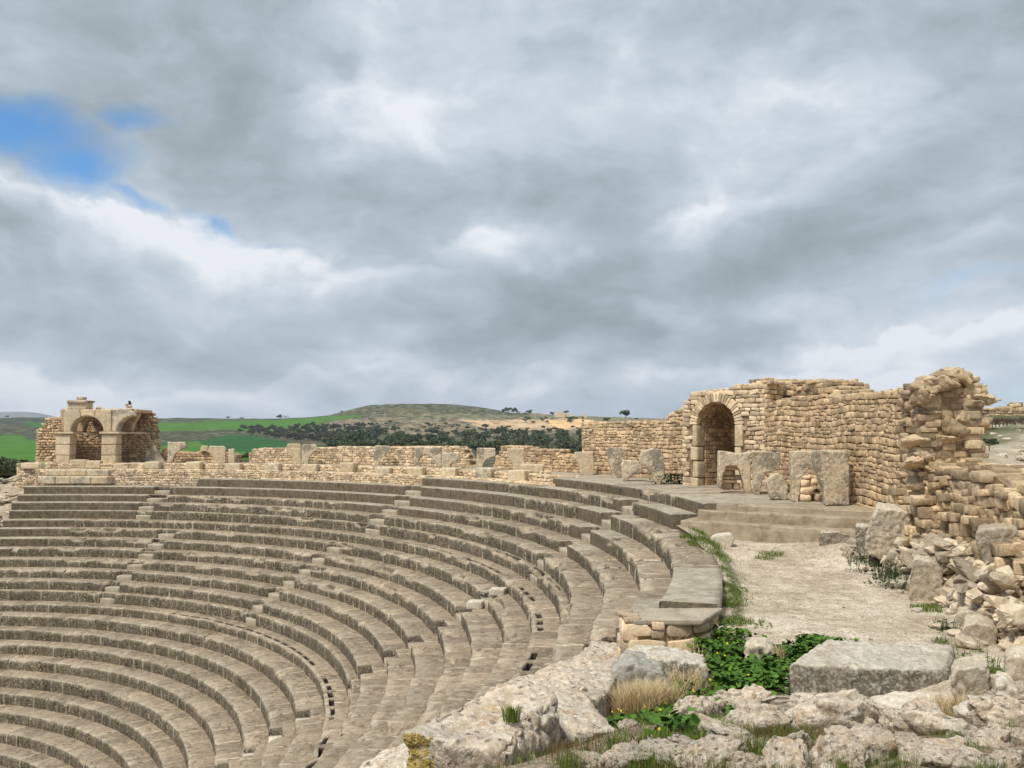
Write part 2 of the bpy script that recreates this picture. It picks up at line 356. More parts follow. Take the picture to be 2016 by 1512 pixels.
def stone_mat(name, light, mid, dark, s=1.0, lichen=0.4, lichen_col=(0.045,0.042,0.036), pale=0.25, pale_col=(0.6,0.56,0.48),
              orange=0.0, bump=0.5, pits=0.0, local=False, tone=0.5, fine=55.0, bdist=0.02, mor=None, side_dark=None, fk=1.1, pitscale=16, side_shade=0.0, lw=.45, n4k=1.2):
    m, t, bs = new_mat(name)
    P = obj_vec(t) if local else world_vec(t)
    n1 = t.noise(P, 0.9*s, 6, 0.6).outputs[0]; n2 = t.noise(P, 4.5*s, 9, 0.62, 0.3).outputs[0]; n3 = t.noise(P, fine, 4, 0.7).outputs[0]
    n4 = t.noise(P, 14*s, 7, 0.68).outputs[0]
    mixv = t.math('ADD', t.math('MULTIPLY', n1, 0.5), t.math('MULTIPLY', n2, 0.5))
    col = t.ramp(mixv, [(0.40, dark), (0.5, mid), (0.60, light)])
    if orange:
        o = t.ramp(t.noise(P, 2.6*s, 5, 0.6, 0.6).outputs[0], [(0.54, 0.0), (0.68, orange)])
        col = t.mix(o, col, (0.52, 0.30, 0.13))
    if side_dark is not None:                              # upright faces darker: their lichen, plus overcast shade put into the colour
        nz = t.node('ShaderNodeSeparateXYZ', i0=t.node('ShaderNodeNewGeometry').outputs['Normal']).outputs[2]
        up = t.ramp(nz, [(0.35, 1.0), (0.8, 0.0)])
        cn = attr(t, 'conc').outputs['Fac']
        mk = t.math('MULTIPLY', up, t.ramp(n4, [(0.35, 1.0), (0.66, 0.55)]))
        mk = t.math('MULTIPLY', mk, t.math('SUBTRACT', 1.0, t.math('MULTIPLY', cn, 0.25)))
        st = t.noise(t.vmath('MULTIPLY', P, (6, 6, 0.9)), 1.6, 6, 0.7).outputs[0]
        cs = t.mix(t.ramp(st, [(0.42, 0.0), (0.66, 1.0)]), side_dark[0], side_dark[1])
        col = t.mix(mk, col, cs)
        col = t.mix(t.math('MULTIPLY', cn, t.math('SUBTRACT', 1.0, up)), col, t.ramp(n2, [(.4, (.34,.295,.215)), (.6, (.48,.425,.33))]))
        wn_ = t.noise(P, 11.0, 8, 0.72, 0.4).outputs[0]
        col = t.mix(t.math('MULTIPLY', t.ramp(wn_, [(0.555, 0.0), (0.615, 0.85)]), t.math('SUBTRACT', 1.0, cn)), col, (0.44, 0.385, 0.285))
        slot_shade = t.ramp(attr(t, 'slot').outputs['Fac'], [(0.01, 0.0), (0.10, 1.0)])
        # pale worn arris and lime runs at the joints
        ed = attr(t, 'edge').outputs['Fac']
        col = t.mix(t.math('MULTIPLY', ed, t.ramp(n2, [(0.38, 0.25), (0.60, 1.0)])), col, (0.56, 0.49, 0.37))
        jt = attr(t, 'joint').outputs['Fac']
        col = t.mix(t.math('MULTIPLY', jt, t.ramp(t.noise(P, 2.2, 3, .5).outputs[0], [(0.45, 0.3), (0.56, 0.9)])), col, t.mix(t.ramp(n2, [(0.40, 0.0), (0.47, 1.0)]), (0.05, 0.043, 0.033), (0.56, 0.50, 0.385)))
        fl_ = t.noise(P, 17.0, 6, 0.7, 0.8).outputs[0]
        col = t.mix(t.math('MULTIPLY', t.ramp(fl_, [(0.57, 0.0), (0.62, 0.55)]), t.math('SUBTRACT', 1.0, cn)), col, (0.50, 0.44, 0.34))
        col = t.mix(slot_shade, col, (0.018, 0.014, 0.010))  # shade inside the deep drain slots painted as a near-black colour
    if side_shade:                                              # upright faces darkened: their shade put into the colour, patchy like lichen
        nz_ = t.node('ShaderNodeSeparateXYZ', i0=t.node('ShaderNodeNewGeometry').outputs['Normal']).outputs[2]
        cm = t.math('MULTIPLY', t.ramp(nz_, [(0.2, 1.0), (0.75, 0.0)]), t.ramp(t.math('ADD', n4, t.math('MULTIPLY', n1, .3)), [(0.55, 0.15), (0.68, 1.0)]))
        col = t.mix(t.math('MULTIPLY', cm, side_shade), col, (.085, .072, .055))
    if lichen:
        lm = t.math('MULTIPLY', t.ramp(t.math('ADD', t.math('MULTIPLY', n4, 1-lw), t.math('MULTIPLY', n1, lw)), [(0.48, 0.0), (0.55, 1.0)]), lichen)
        col = t.mix(lm, col, lichen_col)
    if pale:
        pm = t.math('MULTIPLY', t.ramp(t.noise(P, 9*s, 8, 0.7, 0.5).outputs[0], [(0.55, 0.0), (0.66, 1.0)]), pale)
        col = t.mix(pm, col, pale_col)
    tn = attr(t, 'tone').outputs['Fac']
    br = t.math('ADD', t.math('MULTIPLY', tn, 2*tone), 1.0-tone)
    br = t.math('MULTIPLY', br, t.math('ADD', t.math('MULTIPLY', n3, fk), 1-fk*.5))
    br = t.math('MULTIPLY', br, t.math('ADD', t.math('MULTIPLY', n4, n4k), 1-n4k*.5))
    col = t.mix(1.0, col, t.node('ShaderNodeCombineColor', i0=br, i1=br, i2=br).outputs[0], 'MULTIPLY')
    h = t.math('ADD', t.math('MULTIPLY', n2, 1.0), t.math('ADD', t.math('MULTIPLY', n4, 0.6), t.math('MULTIPLY', n3, 0.22)))
    if pits:
        v = t.node('ShaderNodeTexVoronoi', Vector=t.vmath('ADD', P, t.vmath('MULTIPLY', t.noise(P, 20, 3).outputs['Color'], (.1, .1, .1))), Scale=pitscale*s); v.feature = 'F1'
        pm = t.ramp(v.outputs['Distance'], [(0.12, 1.0), (0.42, 0.0)])
        pn = t.math('MULTIPLY', pm, t.ramp(n2, [(0.42, 0.0), (0.56, 1.0)]))
        h = t.math('SUBTRACT', h, t.math('MULTIPLY', pn, 0.7*pits))
        col = t.mix(t.math('MULTIPLY', pn, 0.75*min(pits, 1)), col, (0.06, 0.045, 0.03))
    bp = t.node('ShaderNodeBump', Strength=bump, Distance=bdist, Height=h)
    t.l.new(bp.outputs[0], bs.inputs['Normal']); t.l.new(col, bs.inputs['Base Color'])
    return m

M = {}
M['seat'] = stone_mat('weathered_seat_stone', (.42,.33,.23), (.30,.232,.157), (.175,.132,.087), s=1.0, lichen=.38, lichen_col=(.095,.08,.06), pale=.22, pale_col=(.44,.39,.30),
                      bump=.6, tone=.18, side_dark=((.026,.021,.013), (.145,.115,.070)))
M['conc'] = stone_mat('cement_repair', (.46,.385,.27), (.37,.30,.205), (.25,.20,.13), s=.8, lichen=.22, lichen_col=(.09,.075,.05), pale=.18, pale_col=(.40,.35,.26), bump=.3, tone=.22, fine=70)
M['masonry'] = stone_mat('ochre_rubble_masonry', (.70,.525,.34), (.575,.415,.255), (.41,.285,.17), s=1.1, lichen=.16, lichen_col=(.15,.115,.075), pale=.30, pale_col=(.66,.54,.38), bump=.55, tone=.36)
M['masonry_pale'] = stone_mat('pale_rubble_masonry', (.76,.60,.415), (.64,.49,.325), (.47,.345,.22), s=1.1, lichen=.14, lichen_col=(.17,.135,.09), pale=.35, pale_col=(.72,.62,.46), bump=.5, tone=.38)
M['masonry_rough'] = stone_mat('torn_rubble_core', (.66,.52,.35), (.53,.395,.245), (.35,.25,.155), s=1.3, lichen=.28, lichen_col=(.12,.095,.065), pale=.34, pale_col=(.66,.56,.42), bump=.8, pits=.35, tone=.48, bdist=.03)
M['rubble'] = stone_mat('pale_rubble_stone', (.70,.60,.45), (.56,.465,.335), (.37,.29,.195), s=1.8, lichen=.30, lichen_col=(.14,.115,.085), pale=.5, pale_col=(.76,.69,.57), orange=.25, bump=.7, pits=.3, tone=.42, fk=.8)
M['mortar'] = stone_mat('earth_mortar', (.36,.26,.16), (.27,.185,.11), (.18,.12,.07), s=2, lichen=.1, pale=.12, bump=.6, tone=.0)
M['dressed'] = stone_mat('dressed_limestone', (.74,.61,.43), (.62,.49,.33), (.46,.35,.225), s=1.2, lichen=.32, lichen_col=(.17,.145,.105), pale=.3, pale_col=(.68,.61,.48), bump=.4, tone=.30, local=True)
M['fragment'] = stone_mat('lichened_arch_stone', (.84,.72,.54), (.72,.60,.43), (.52,.42,.29), s=1.8, lichen=.68, lichen_col=(.10,.09,.07), pale=.40, pale_col=(.56,.52,.43), bump=.9, pits=.6, tone=.25, local=True, fk=.9, lw=.66, side_shade=.12, pitscale=7)
M['boulder'] = stone_mat('grey_limestone_boulder', (.74,.65,.51), (.60,.515,.385), (.41,.335,.235), s=1.7, lichen=.42, lichen_col=(.11,.095,.072), pale=.45, pale_col=(.64,.60,.51), bump=.9, pits=.5, tone=.3, local=True, fk=.7, pitscale=8, side_shade=.28)
M['slab'] = stone_mat('grey_weathered_slab', (.74,.68,.57), (.59,.53,.43), (.39,.33,.25), s=2.0, lichen=.42, lichen_col=(.075,.068,.055), pale=.45, pale_col=(.62,.58,.50), bump=.9, pits=.5, tone=.2, local=True, fk=.6, pitscale=7, side_shade=.75)
M['rock'] = stone_mat('pitted_pink_limestone', (.86,.77,.63), (.74,.63,.49), (.50,.40,.28), s=2.6, lichen=.48, lichen_col=(.16,.12,.08), pale=.8, pale_col=(.82,.77,.68), orange=.5, bump=.95, pits=1.0, tone=.3, local=True, bdist=.03, fk=.5, pitscale=4, side_shade=.38, n4k=.9, lw=.5)
M['greyrock'] = stone_mat('fine_grey_rock', (.52,.49,.43), (.41,.385,.33), (.29,.265,.215), s=2.5, lichen=.35, lichen_col=(.13,.12,.10), pale=.4, pale_col=(.54,.52,.47), bump=.8, pits=.15, tone=.2, local=True)
M['pave'] = stone_mat('paved_walkway', (.50,.43,.33), (.41,.35,.26), (.30,.245,.17), s=.7, lichen=.25, lichen_col=(.19,.155,.11), pale=.25, pale_col=(.50,.45,.36), bump=.3, tone=.0)
M['white'] = stone_mat('white_limestone', (.72,.66,.55), (.60,.53,.42), (.46,.39,.29), s=3, lichen=.2, lichen_col=(.25,.21,.16), pale=.4, pale_col=(.78,.74,.66), bump=.6, tone=.15, local=True)

def lichen_patch_mat():
    m, t, bs = new_mat('ochre_lichen_crust'); P = obj_vec(t)
    n = t.noise(P, 22, 7, .7).outputs[0]
    col = t.ramp(n, [(.38, (.15,.12,.07)), (.5, (.36,.26,.06)), (.62, (.52,.44,.24))])
    t.l.new(col, bs.inputs['Base Color']); t.l.new(t.node('ShaderNodeBump', Strength=.8, Distance=.01, Height=n).outputs[0], bs.inputs['Normal']); return m
M['lichen'] = lichen_patch_mat()

def ground_mat():
    m, t, bs = new_mat('trodden_earth'); P = world_vec(t)
    n1 = t.noise(P, .8, 6, .6).outputs[0]; n2 = t.noise(P, 5, 9, .65, .4).outputs[0]; n3 = t.noise(P, 26, 8, .7).outputs[0]; n4 = t.noise(P, 80, 4, .7).outputs[0]
    col = t.ramp(t.math('ADD', t.math('MULTIPLY', n1, .5), t.math('MULTIPLY', n2, .5)), [(.40, (.36,.295,.205)), (.5, (.54,.455,.345)), (.58, (.70,.61,.485))])
    col = t.mix(t.ramp(n3, [(.51, 0.), (.60, .75)]), col, (.19,.15,.095))
    col = t.mix(t.ramp(t.noise(t.vmath('MULTIPLY', P, (1., 1., 1.)), 13, 9, .75).outputs[0], [(.54, 0.), (.60, .7)]), col, (.22,.185,.12))
    col = t.mix(t.ramp(t.noise(P, 40, 5, .6).outputs[0], [(.60, 0.), (.68, .8)]), col, (.66,.58,.46))
    ve = attr(t, 'veg').outputs['Fac']
    vm = t.ramp(t.math('ADD', ve, t.math('MULTIPLY', t.math('SUBTRACT', n3, .5), 1.4)), [(.42, 0.), (.62, 1.)])
    gcol = t.ramp(n3, [(.35, (.035,.05,.012)), (.6, (.10,.11,.035))])
    col = t.mix(vm, col, gcol)
    so = attr(t, 'soil').outputs['Fac']
    col = t.mix(t.ramp(t.math('ADD', so, t.math('MULTIPLY', t.math('SUBTRACT', n2, .5), 1.5)), [(.4, 0.), (.65, .85)]), col, t.ramp(n3, [(.38, (.10,.07,.04)), (.5,(.22,.165,.105)), (.62, (.46,.37,.26))]))
    t.l.new(col, bs.inputs['Base Color'])
    h = t.math('ADD', n2, t.math('ADD', t.math('MULTIPLY', n3, .7), t.math('MULTIPLY', n4, .3)))
    t.l.new(t.node('ShaderNodeBump', Strength=.7, Distance=.03, Height=h).outputs[0], bs.inputs['Normal']); return m
M['ground'] = ground_mat()

def terrain_mat():
    m, t, bs = new_mat('hill_country'); P = world_vec(t)
    c = attr(t, 'Col').outputs['Color']
    n = t.noise(P, .05, 8, .65).outputs[0]; n2 = t.noise(P, .35, 7, .7).outputs[0]
    k = t.math('ADD', t.math('MULTIPLY', n, .7), t.math('MULTIPLY', n2, .6))
    col = t.mix(1.0, c, t.ramp(k, [(.3, .5), (1.0, 1.5)]), 'MULTIPLY')
    rk = attr(t, 'rocky').outputs['Fac']
    P3 = t.vmath('MULTIPLY', P, (1, .45, 3))
    sp = t.ramp(t.noise(P3, .13, 10, .8).outputs[0], [(.52, 0.), (.56, 1.)])
    dk = t.ramp(t.noise(P3, .075, 9, .78).outputs[0], [(.50, 0.), (.55, 1.)])
    col = t.mix(t.math('MULTIPLY', dk, t.math('MULTIPLY', rk, .85)), col, (.032,.036,.016))
    col = t.mix(t.math('MULTIPLY', sp, t.math('MULTIPLY', rk, .7)), col, (.36,.31,.235))
    t.l.new(col, bs.inputs['Base Color']); return m
M['terrain'] = terrain_mat()

def leaf_mat(name, c1, c2, s=3.0, rough=.7):
    m, t, bs = new_mat(name); P = world_vec(t)
    tn = attr(t, 'tone').outputs['Fac']
    k = t.math('ADD', t.math('MULTIPLY', tn, .65), t.math('MULTIPLY', t.noise(P, s, 4).outputs[0], .35))
    t.l.new(t.mix(k, c1, c2), bs.inputs['Base Color']); bs.inputs['Roughness'].default_value = rough
    return m
M['mallow'] = leaf_mat('mallow_leaf', (.018,.050,.008), (.12,.235,.032))
M['grass'] = leaf_mat('green_grass_blade', (.045,.08,.010), (.19,.25,.045))
M['weed'] = leaf_mat('dark_weed_leaf', (.012,.030,.010), (.05,.085,.025))
M['drygrass'] = leaf_mat('straw_blade', (.30,.22,.10), (.80,.64,.38))
M['brownweed'] = leaf_mat('dry_brown_stem', (.07,.045,.022), (.22,.15,.07))
M['olive'] = leaf_mat('olive_foliage', (.045,.062,.035), (.15,.175,.105), s=.5)
M['scrub'] = leaf_mat('dark_tree_foliage', (.045,.07,.034), (.17,.20,.10), s=.4)
M['bush'] = leaf_mat('yellow_green_bush', (.03,.045,.014), (.14,.16,.05), s=.4)
M['twig'] = leaf_mat('leafless_twig', (.07,.045,.035), (.16,.115,.09), s=.5)
M['bark'] = leaf_mat('bark', (.06,.045,.03), (.12,.09,.065))
M['petal'] = leaf_mat('yellow_petal', (.80,.60,.01), (.85,.70,.03), rough=.5)
M['feather'] = leaf_mat('black_feather', (.008,.008,.02), (.02,.02,.04), rough=.5)
M['render'] = stone_mat('cream_plaster', (.80,.66,.45), (.72,.58,.38), (.6,.46,.3), s=.3, lichen=.05, pale=.1, bump=.1, tone=.0)

# ------------------------------------------------------------------ the stepped seating
rng = np.random.default_rng(7)
T_END = 96.6                                              # broken far end of the upper rows
STAIR_UP = [(78.9, 81.0), (44.0, 46.6), (10.6, 12.7)]     # stairs through rows 9..14
def st_lo(k):                                             # stairs through rows 1..8 stand half a bay away
    return [(73.3, 75.7), (46.6, 49.0), (12.0, 14.5)]
def lip_pt(u, v, k): return theta_of(on_plane(u, v, ROW_Z[k]))
seating = thing('stepped_seating', 'long curved tiers of worn stone seats descending around the theatre', 'seating tiers', (CX, CY, 0))
def row_range(k):
    hi = T_END
    if k == 13: hi = 76.3
    if k == 14: hi = 45.6
    if k == 15: hi = 27.2
    if k <= 5: hi = 128.
    lo = -24.
    if k == 12: lo = -17.6
    if k == 13: lo = -17.7
    if k == 14: lo = 2.3
    if k == 15: lo = 0.9
    if k <= 11: lo = -15.2-(11-k)*.8
    if k <= 7: lo = -30
    if k <= 3: lo = -50
    return lo, hi
def conc_ranges(k):                                       # stretches renewed in cement
    return {15:[(12.9, 16), (17.5, 28), (-2, 6.6)], 14:[(22, 27.2), (33, 46), (12.4, 14.2), (2, 9.2)], 13:[(12.5, 17.2), (29, 76), (9.3, 10.6), (6.2, 8.2), (-18, -10.8)],
            12:[(12.4, 15), (35, 78), (81, 97), (6.5, 10.5), (-18, -12.5)], 11:[(81, 97), (12.4, 12.9), (36, 43.8), (46.8, 53), (7.8, 10.5)], 10:[(81, 97)], 9:[(81, 97), (43, 44)],
            8:[(88, 97)], 7:[(89, 97)], 6:[(89.5, 97)], 5:[(93, 97)]}.get(k, [])
def edge_rows():
    for k in range(-12, 16):
        lo, hi = row_range(k); R0, Z0 = ROW_R[k], ROW_Z[k]
        Rn = ROW_R.get(k+1, R0+3.4)
        zb = ROW_Z.get(k-1, Z0-0.4)
        r = np.random.default_rng(100+k)
        step = (0.075 if k > -7 else 0.12)/R0*57.3
        th = list(np.arange(lo, hi, step))+[hi]
        cr = conc_ranges(k)
        joints = []; a = lo+r.random()
        while a < hi:
            joints.append(a); a += (0.42+0.5*r.random() if k < 9 else .4+.6*r.random())/R0*57.3
        joints = np.array(joints)
        isconc = lambda x: any(a <= x <= b for a, b in cr)
        keep = np.array([not isconc(j) for j in joints]); joints = joints[keep]
        jw = 0.011/R0*57.3
        th += [x for j in joints for x in (j-jw*2.6, j-jw, j-jw*.4, j+jw*.4, j+jw, j+jw*2.6)]
        stairs = STAIR_UP if k >= 9 else st_lo(k)
        if k <= 0: stairs = [(87.4, 90.2), (12.6, 15.4)]
        if k in (0, 8, 15) : stairs = [] if k != 8 else []
        if k == 13: stairs = [STAIR_UP[1], STAIR_UP[2]]
        if k == 14: stairs = [STAIR_UP[2]]
        for (s0, s1) in stairs:
            th += [s0-.002, s0+.002, s1-.002, s1+.002]
        for (s0, s1) in cr: th += [s0-.004, s0+.004, s1-.004, s1+.004]
        th = np.unique(np.clip(np.array(th), lo, hi)); n = len(th)
        conc = np.array([isconc(x) for x in th], float)
        notch = np.zeros(n)
        for (s0, s1) in stairs: notch[(th > s0) & (th < s1)] = 1
        bi = np.searchsorted(joints, th); nb = len(joints)+2
        bt = r.random(nb); bz = (r.random(nb)-.5)*(.010 if k < 9 else .022); br = (r.random(nb)-.5)*(.014 if k < 9 else .035); bw = r.random(nb)**2.5; bs_ = (r.random(nb)-.5)*.02
        tone = np.where(conc > 0, .5, bt[bi]); dz = np.where(conc > 0, 0, bz[bi]); dr = np.where(conc > 0, 0, br[bi])
        wear = np.where(conc > 0, .06, .35+1.0*bw[bi])
        jd = np.full(n, 9.)
        if len(joints):
            dd = np.abs(th[:, None]-joints[None]) if n*len(joints) < 4e7 else None
            jd = dd.min(1)
        jm = sstep(jw*1.05, jw*.3, jd)
        d = (Rn-R0)*.5
        lipR = R0+dr+notch*d*(1 if k not in (1, 9) else .6)
        # profile from the back of the tread to the foot of the riser
        deep = max(Rn-R0, .25); back = R0+deep+.16 if k < 15 else R0+3.35
        nt = 7
        prof_r = [back]; prof_z = [Z0]; kind = [0]
        for i in range(1, nt): prof_r.append(back+(R0+.10-back)*i/(nt-1)); prof_z.append(Z0); kind.append(0)
        if k in (0, 8): prof_r[-3:] = [R0+.27, R0+.26, R0+.125]; prof_r += [R0+.12, R0+.08]; prof_z += [Z0, Z0]; kind += [0, 0]
        for dr_, dz_, kk in ((.045, -.001, 1), (.015, -.010, 1), (.0, -.030, 1), (.0, -.07, 2)): prof_r.append(R0+dr_); prof_z.append(Z0+dz_); kind.append(kk)
        hr = (Z0-zb)+.06
        for f in (.3, .45, .6, .75, .88, 1.0): prof_r.append(R0+.012*f); prof_z.append(Z0-hr*f); kind.append(3)
        prof_r = np.array(prof_r); prof_z = np.array(prof_z); kind = np.array(kind); m = len(prof_r)
        Rr = np.tile(prof_r, (n, 1)); Zz = np.tile(prof_z, (n, 1))
        frac = np.clip((back-prof_r)/(back-R0), 0, 1)     # 0 back .. 1 lip
        Rr += (lipR-R0)[:, None]*frac[None]**2
        Zz += dz[:, None]
        T = np.radians(th)
        # erosion
        Q = np.stack([np.repeat(th*R0/57.3, m), Rr.ravel(), Zz.ravel()], 1)
        ero = np.clip(fbm(Q*np.array([2.2, 2.2, 2.2]), 4, 11+k).reshape(n, m)+.12, 0, 1)
        e2 = fbm(Q*np.array([9., 9., 9.]), 3, 50+k).reshape(n, m)
        lipw = np.exp(-((prof_z-Z0)/.09)**2)*sstep(.55, 1, frac)*(1 if True else 0)
        W = wear[:, None]
        big = np.clip(fbm(np.stack([th*R0/57.3*1.1, th*0, th*0+k], 1), 2, 200+k)-.20, 0, 1)*np.where(conc > 0, 0, 1)*(1.9 if k >= 4 else .6)
        Rr += lipw[None]*(ero*.13*W+big[:, None]*.35)+(kind >= 2)[None]*(ero*.035*W+e2*.014*W)
        Zz -= lipw[None]*(ero*.09*W+big[:, None]*.22)+(kind == 0)[None]*(ero*.012*W+e2*.004*W)
        Rr += jm[:, None]*(kind >= 1)[None]*.018; Zz -= jm[:, None]*(kind <= 1)[None]*.008
        if k in (0, 8):                                   # drain slot behind the lip, open in places
            x = th*R0/57.3
            on = (fbm(np.stack([x*.55, x*0, x*0+k*3.], 1), 2, 77) > (-.08 if k == 0 else -.02)) & (th < 62)
            on = on & ((x*1.35) % 1 > .30)
            i0 = nt-2
            Zz[:, i0] -= on*.55
            Rr[:, i0-1] = Rr[:, i0]+.006; Zz[:, i0+1] = np.where(on, Zz[:, i0+1], Zz[:, i0+1])
            # make the slot a flat-bottomed trench
            Zz[:, i0+1] -= on*.55; Rr[:, i0+2] = Rr[:, i0+1]-.006
        # close the solid
        zlow = zb-.35
        Rc = np.concatenate([Rr, Rr[:, -1:]+.02, np.full((n, 1), back)], 1); Zc = np.concatenate([Zz, np.full((n, 1), zlow), np.full((n, 1), zlow)], 1)
        mm = m+2
        V = np.stack([Rc*np.cos(T)[:, None], Rc*np.sin(T)[:, None], Zc], 2).reshape(-1, 3)
        i = np.arange(n-1)[:, None]; j = np.arange(mm)[None]; j2 = (j+1) % mm
        F = np.stack([i*mm+j, i*mm+j2, (i+1)*mm+j2, (i+1)*mm+j], 2).reshape(-1, 4)
        edge = np.zeros((n, mm)); edge[:, :m] = lipw[None]*(.35+.5*ero); edge[:, :m][:, kind == 3] *= .2
        if k in (0, 8): edge[:, 5:7] = 0
        jn = np.zeros((n, mm)); jn[:, :m] = sstep(jw*3.2, jw*1.4, jd)[:, None]
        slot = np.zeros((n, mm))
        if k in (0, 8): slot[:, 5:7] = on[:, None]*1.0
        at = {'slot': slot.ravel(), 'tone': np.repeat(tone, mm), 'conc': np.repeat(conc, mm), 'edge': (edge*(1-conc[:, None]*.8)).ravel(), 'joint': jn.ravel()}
        caps = [list(range(mm))[::-1], [(n-1)*mm+q for q in range(mm)]]
        FF = F.tolist()+caps
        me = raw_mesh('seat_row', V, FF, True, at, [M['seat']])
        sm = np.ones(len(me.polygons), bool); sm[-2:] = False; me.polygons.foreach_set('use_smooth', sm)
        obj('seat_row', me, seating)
edge_rows()

def block_polar(mb, r0, r1, t0, t1, z0, z1, tone=.5, wob=.01, rg=rng):
    V, F = cube_grid(4); V = rounded(V, 26); V = V/np.abs(V).max()
    r = (r0+r1)/2+V[:, 1]*(r1-r0)/2; t = np.radians((t0+t1)/2+V[:, 0]*(t1-t0)/2); z = (z0+z1)/2+V[:, 2]*(z1-z0)/2
    n = fbm(np.stack([r*3, t*60, z*3], 1)+rg.random()*50, 3, 3)*wob
    mb.add(np.stack([(r+n)*np.cos(t), (r+n)*np.sin(t), z+n], 1), F, tone)
def stair_flights():
    for si in range(3):
        (s0, s1) = STAIR_UP[si]
        top = {0: 12, 1: 13, 2: 14}[si]
        for k in range(9, top+1):
            zl, zh = ROW_Z[k-1], ROW_Z[k]; d = (ROW_R[min(k+1, 15)]-ROW_R[k])*.5*(1 if k != 9 else .6)
            mb = MB(); block_polar(mb, ROW_R[k]+.0, ROW_R[k]+d+.1, s0+.05, s1-.05, zl-.1, (zl+zh)/2, .35+.4*rng.random()); mb.build('stair_step', M['pave'], seating)
        for k in range(1, 8):
            s0, s1 = st_lo(k)[si]; zl, zh = ROW_Z[k-1], ROW_Z[k]; d = (ROW_R[k+1]-ROW_R[k])*.5*(1 if k != 1 else .6)
            if si == 2 and k in (2, 5): continue
            mb = MB(); block_polar(mb, ROW_R[k]+.0, ROW_R[k]+d+.1, s0+.05, s1-.05, zl-.1, (zl+zh)/2, .4+.5*rng.random()); mb.build('stair_step', M['pave'], seating)
    for (s0, s1) in ((12.6, 15.4), (87.4, 90.2)):
        for k in range(-9, 0):
            zl, zh = ROW_Z[k-1], ROW_Z[k]; d = (ROW_R[k+1]-ROW_R[k])*.5
            mb = MB(); block_polar(mb, ROW_R[k]+.0, ROW_R[k]+d+.1, s0+.05, s1-.05, zl-.1, (zl+zh)/2, .5+.5*rng.random()); mb.build('stair_step', M['white'] if s0 < 20 else M['pave'], seating)
stair_flights()
def platform():
    """paved walkway behind the top row and the three steps at its open end"""
    th = np.arange(0.5, 97.2, .35); n = len(th); T = np.radians(th)
    r_in = np.where(th < 27.2, 27.9, 28.32); zt = -1.655
    rs = np.stack([r_in, r_in+.9, r_in+1.8, r_in*0+30.6, r_in*0+31.4], 1); m = 5
    Z = np.full((n, m), zt)+.008*fbm(np.stack([(rs*np.cos(T)[:, None]).ravel()*1.5, (rs*np.sin(T)[:, None]).ravel()*1.5, rs.ravel()*0], 1), 3, 4).reshape(n, m)
    rr = np.concatenate([rs, rs[:, -1:], rs[:, :1]], 1); zz = np.concatenate([Z, Z[:, -1:]*0-3., Z[:, :1]*0-3.], 1); mm = m+2
    V = np.stack([rr*np.cos(T)[:, None], rr*np.sin(T)[:, None], zz], 2).reshape(-1, 3)
    i = np.arange(n-1)[:, None]; j = np.arange(mm)[None]; j2 = (j+1) % mm
    F = np.stack([i*mm+j, (i+1)*mm+j, (i+1)*mm+j2, i*mm+j2], 2).reshape(-1, 4)
    me = raw_mesh('walkway', V, F.tolist()+[list(range(mm)), [(n-1)*mm+q for q in range(mm)][::-1]], False, {'tone': np.full(len(V), .5)}, [M['pave']])
    obj('walkway', me, seating)
    # steps: front edge lines in plan, each a solid slab
    for (a, b, z, zb, nm) in (((4.62, 20.95), (8.6, 18.3), -1.663, -1.95, 'M'), ((4.45, 20.62), (8.4, 17.98), -1.80, -2.1, 'C'), ((4.0, 20.45), (8.2, 17.60), -2.03, -2.75, 'C')):
        a = np.array(a); b = np.array(b); d = (b-a); L = np.linalg.norm(d); d /= L; nrm = np.array([-d[1], d[0]])
        if nrm[1] < 0: nrm = -nrm
        mb = MB(); V0, F0 = cube_grid(4); 
        ns = 60; prof = [(-.0, zb), (-.0, z-.12), (.004, z-.03), (.03, z), (.3, z), (1.4, z), (2.6, z), (2.6, zb)]
        P = []
        for s in np.linspace(0, L, ns):
            for (o, zz_) in prof:
                p = a+d*s+nrm*o; P.append([p[0]-CX, p[1]-CY, zz_])
        P = np.array(P); q = fbm(P*2.3, 4, 8)*.05; P[:, 0] += nrm[0]*q; P[:, 1] += nrm[1]*q; P[:, 2] += np.where(P[:, 2] > z-.05, fbm(P*3.1, 3, 9)*.018, 0)
        mm = len(prof); i = np.arange(ns-1)[:, None]; j = np.arange(mm)[None]; j2 = (j+1) % mm
        F = np.stack([i*mm+j, (i+1)*mm+j, (i+1)*mm+j2, i*mm+j2], 2).reshape(-1, 4)
        me = raw_mesh('step', P, F.tolist()+[list(range(mm)), [(ns-1)*mm+q for q in range(mm)][::-1]], False, {'tone': np.full(len(P), .5)}, [M['conc']])
        obj('step', me, seating)
platform()

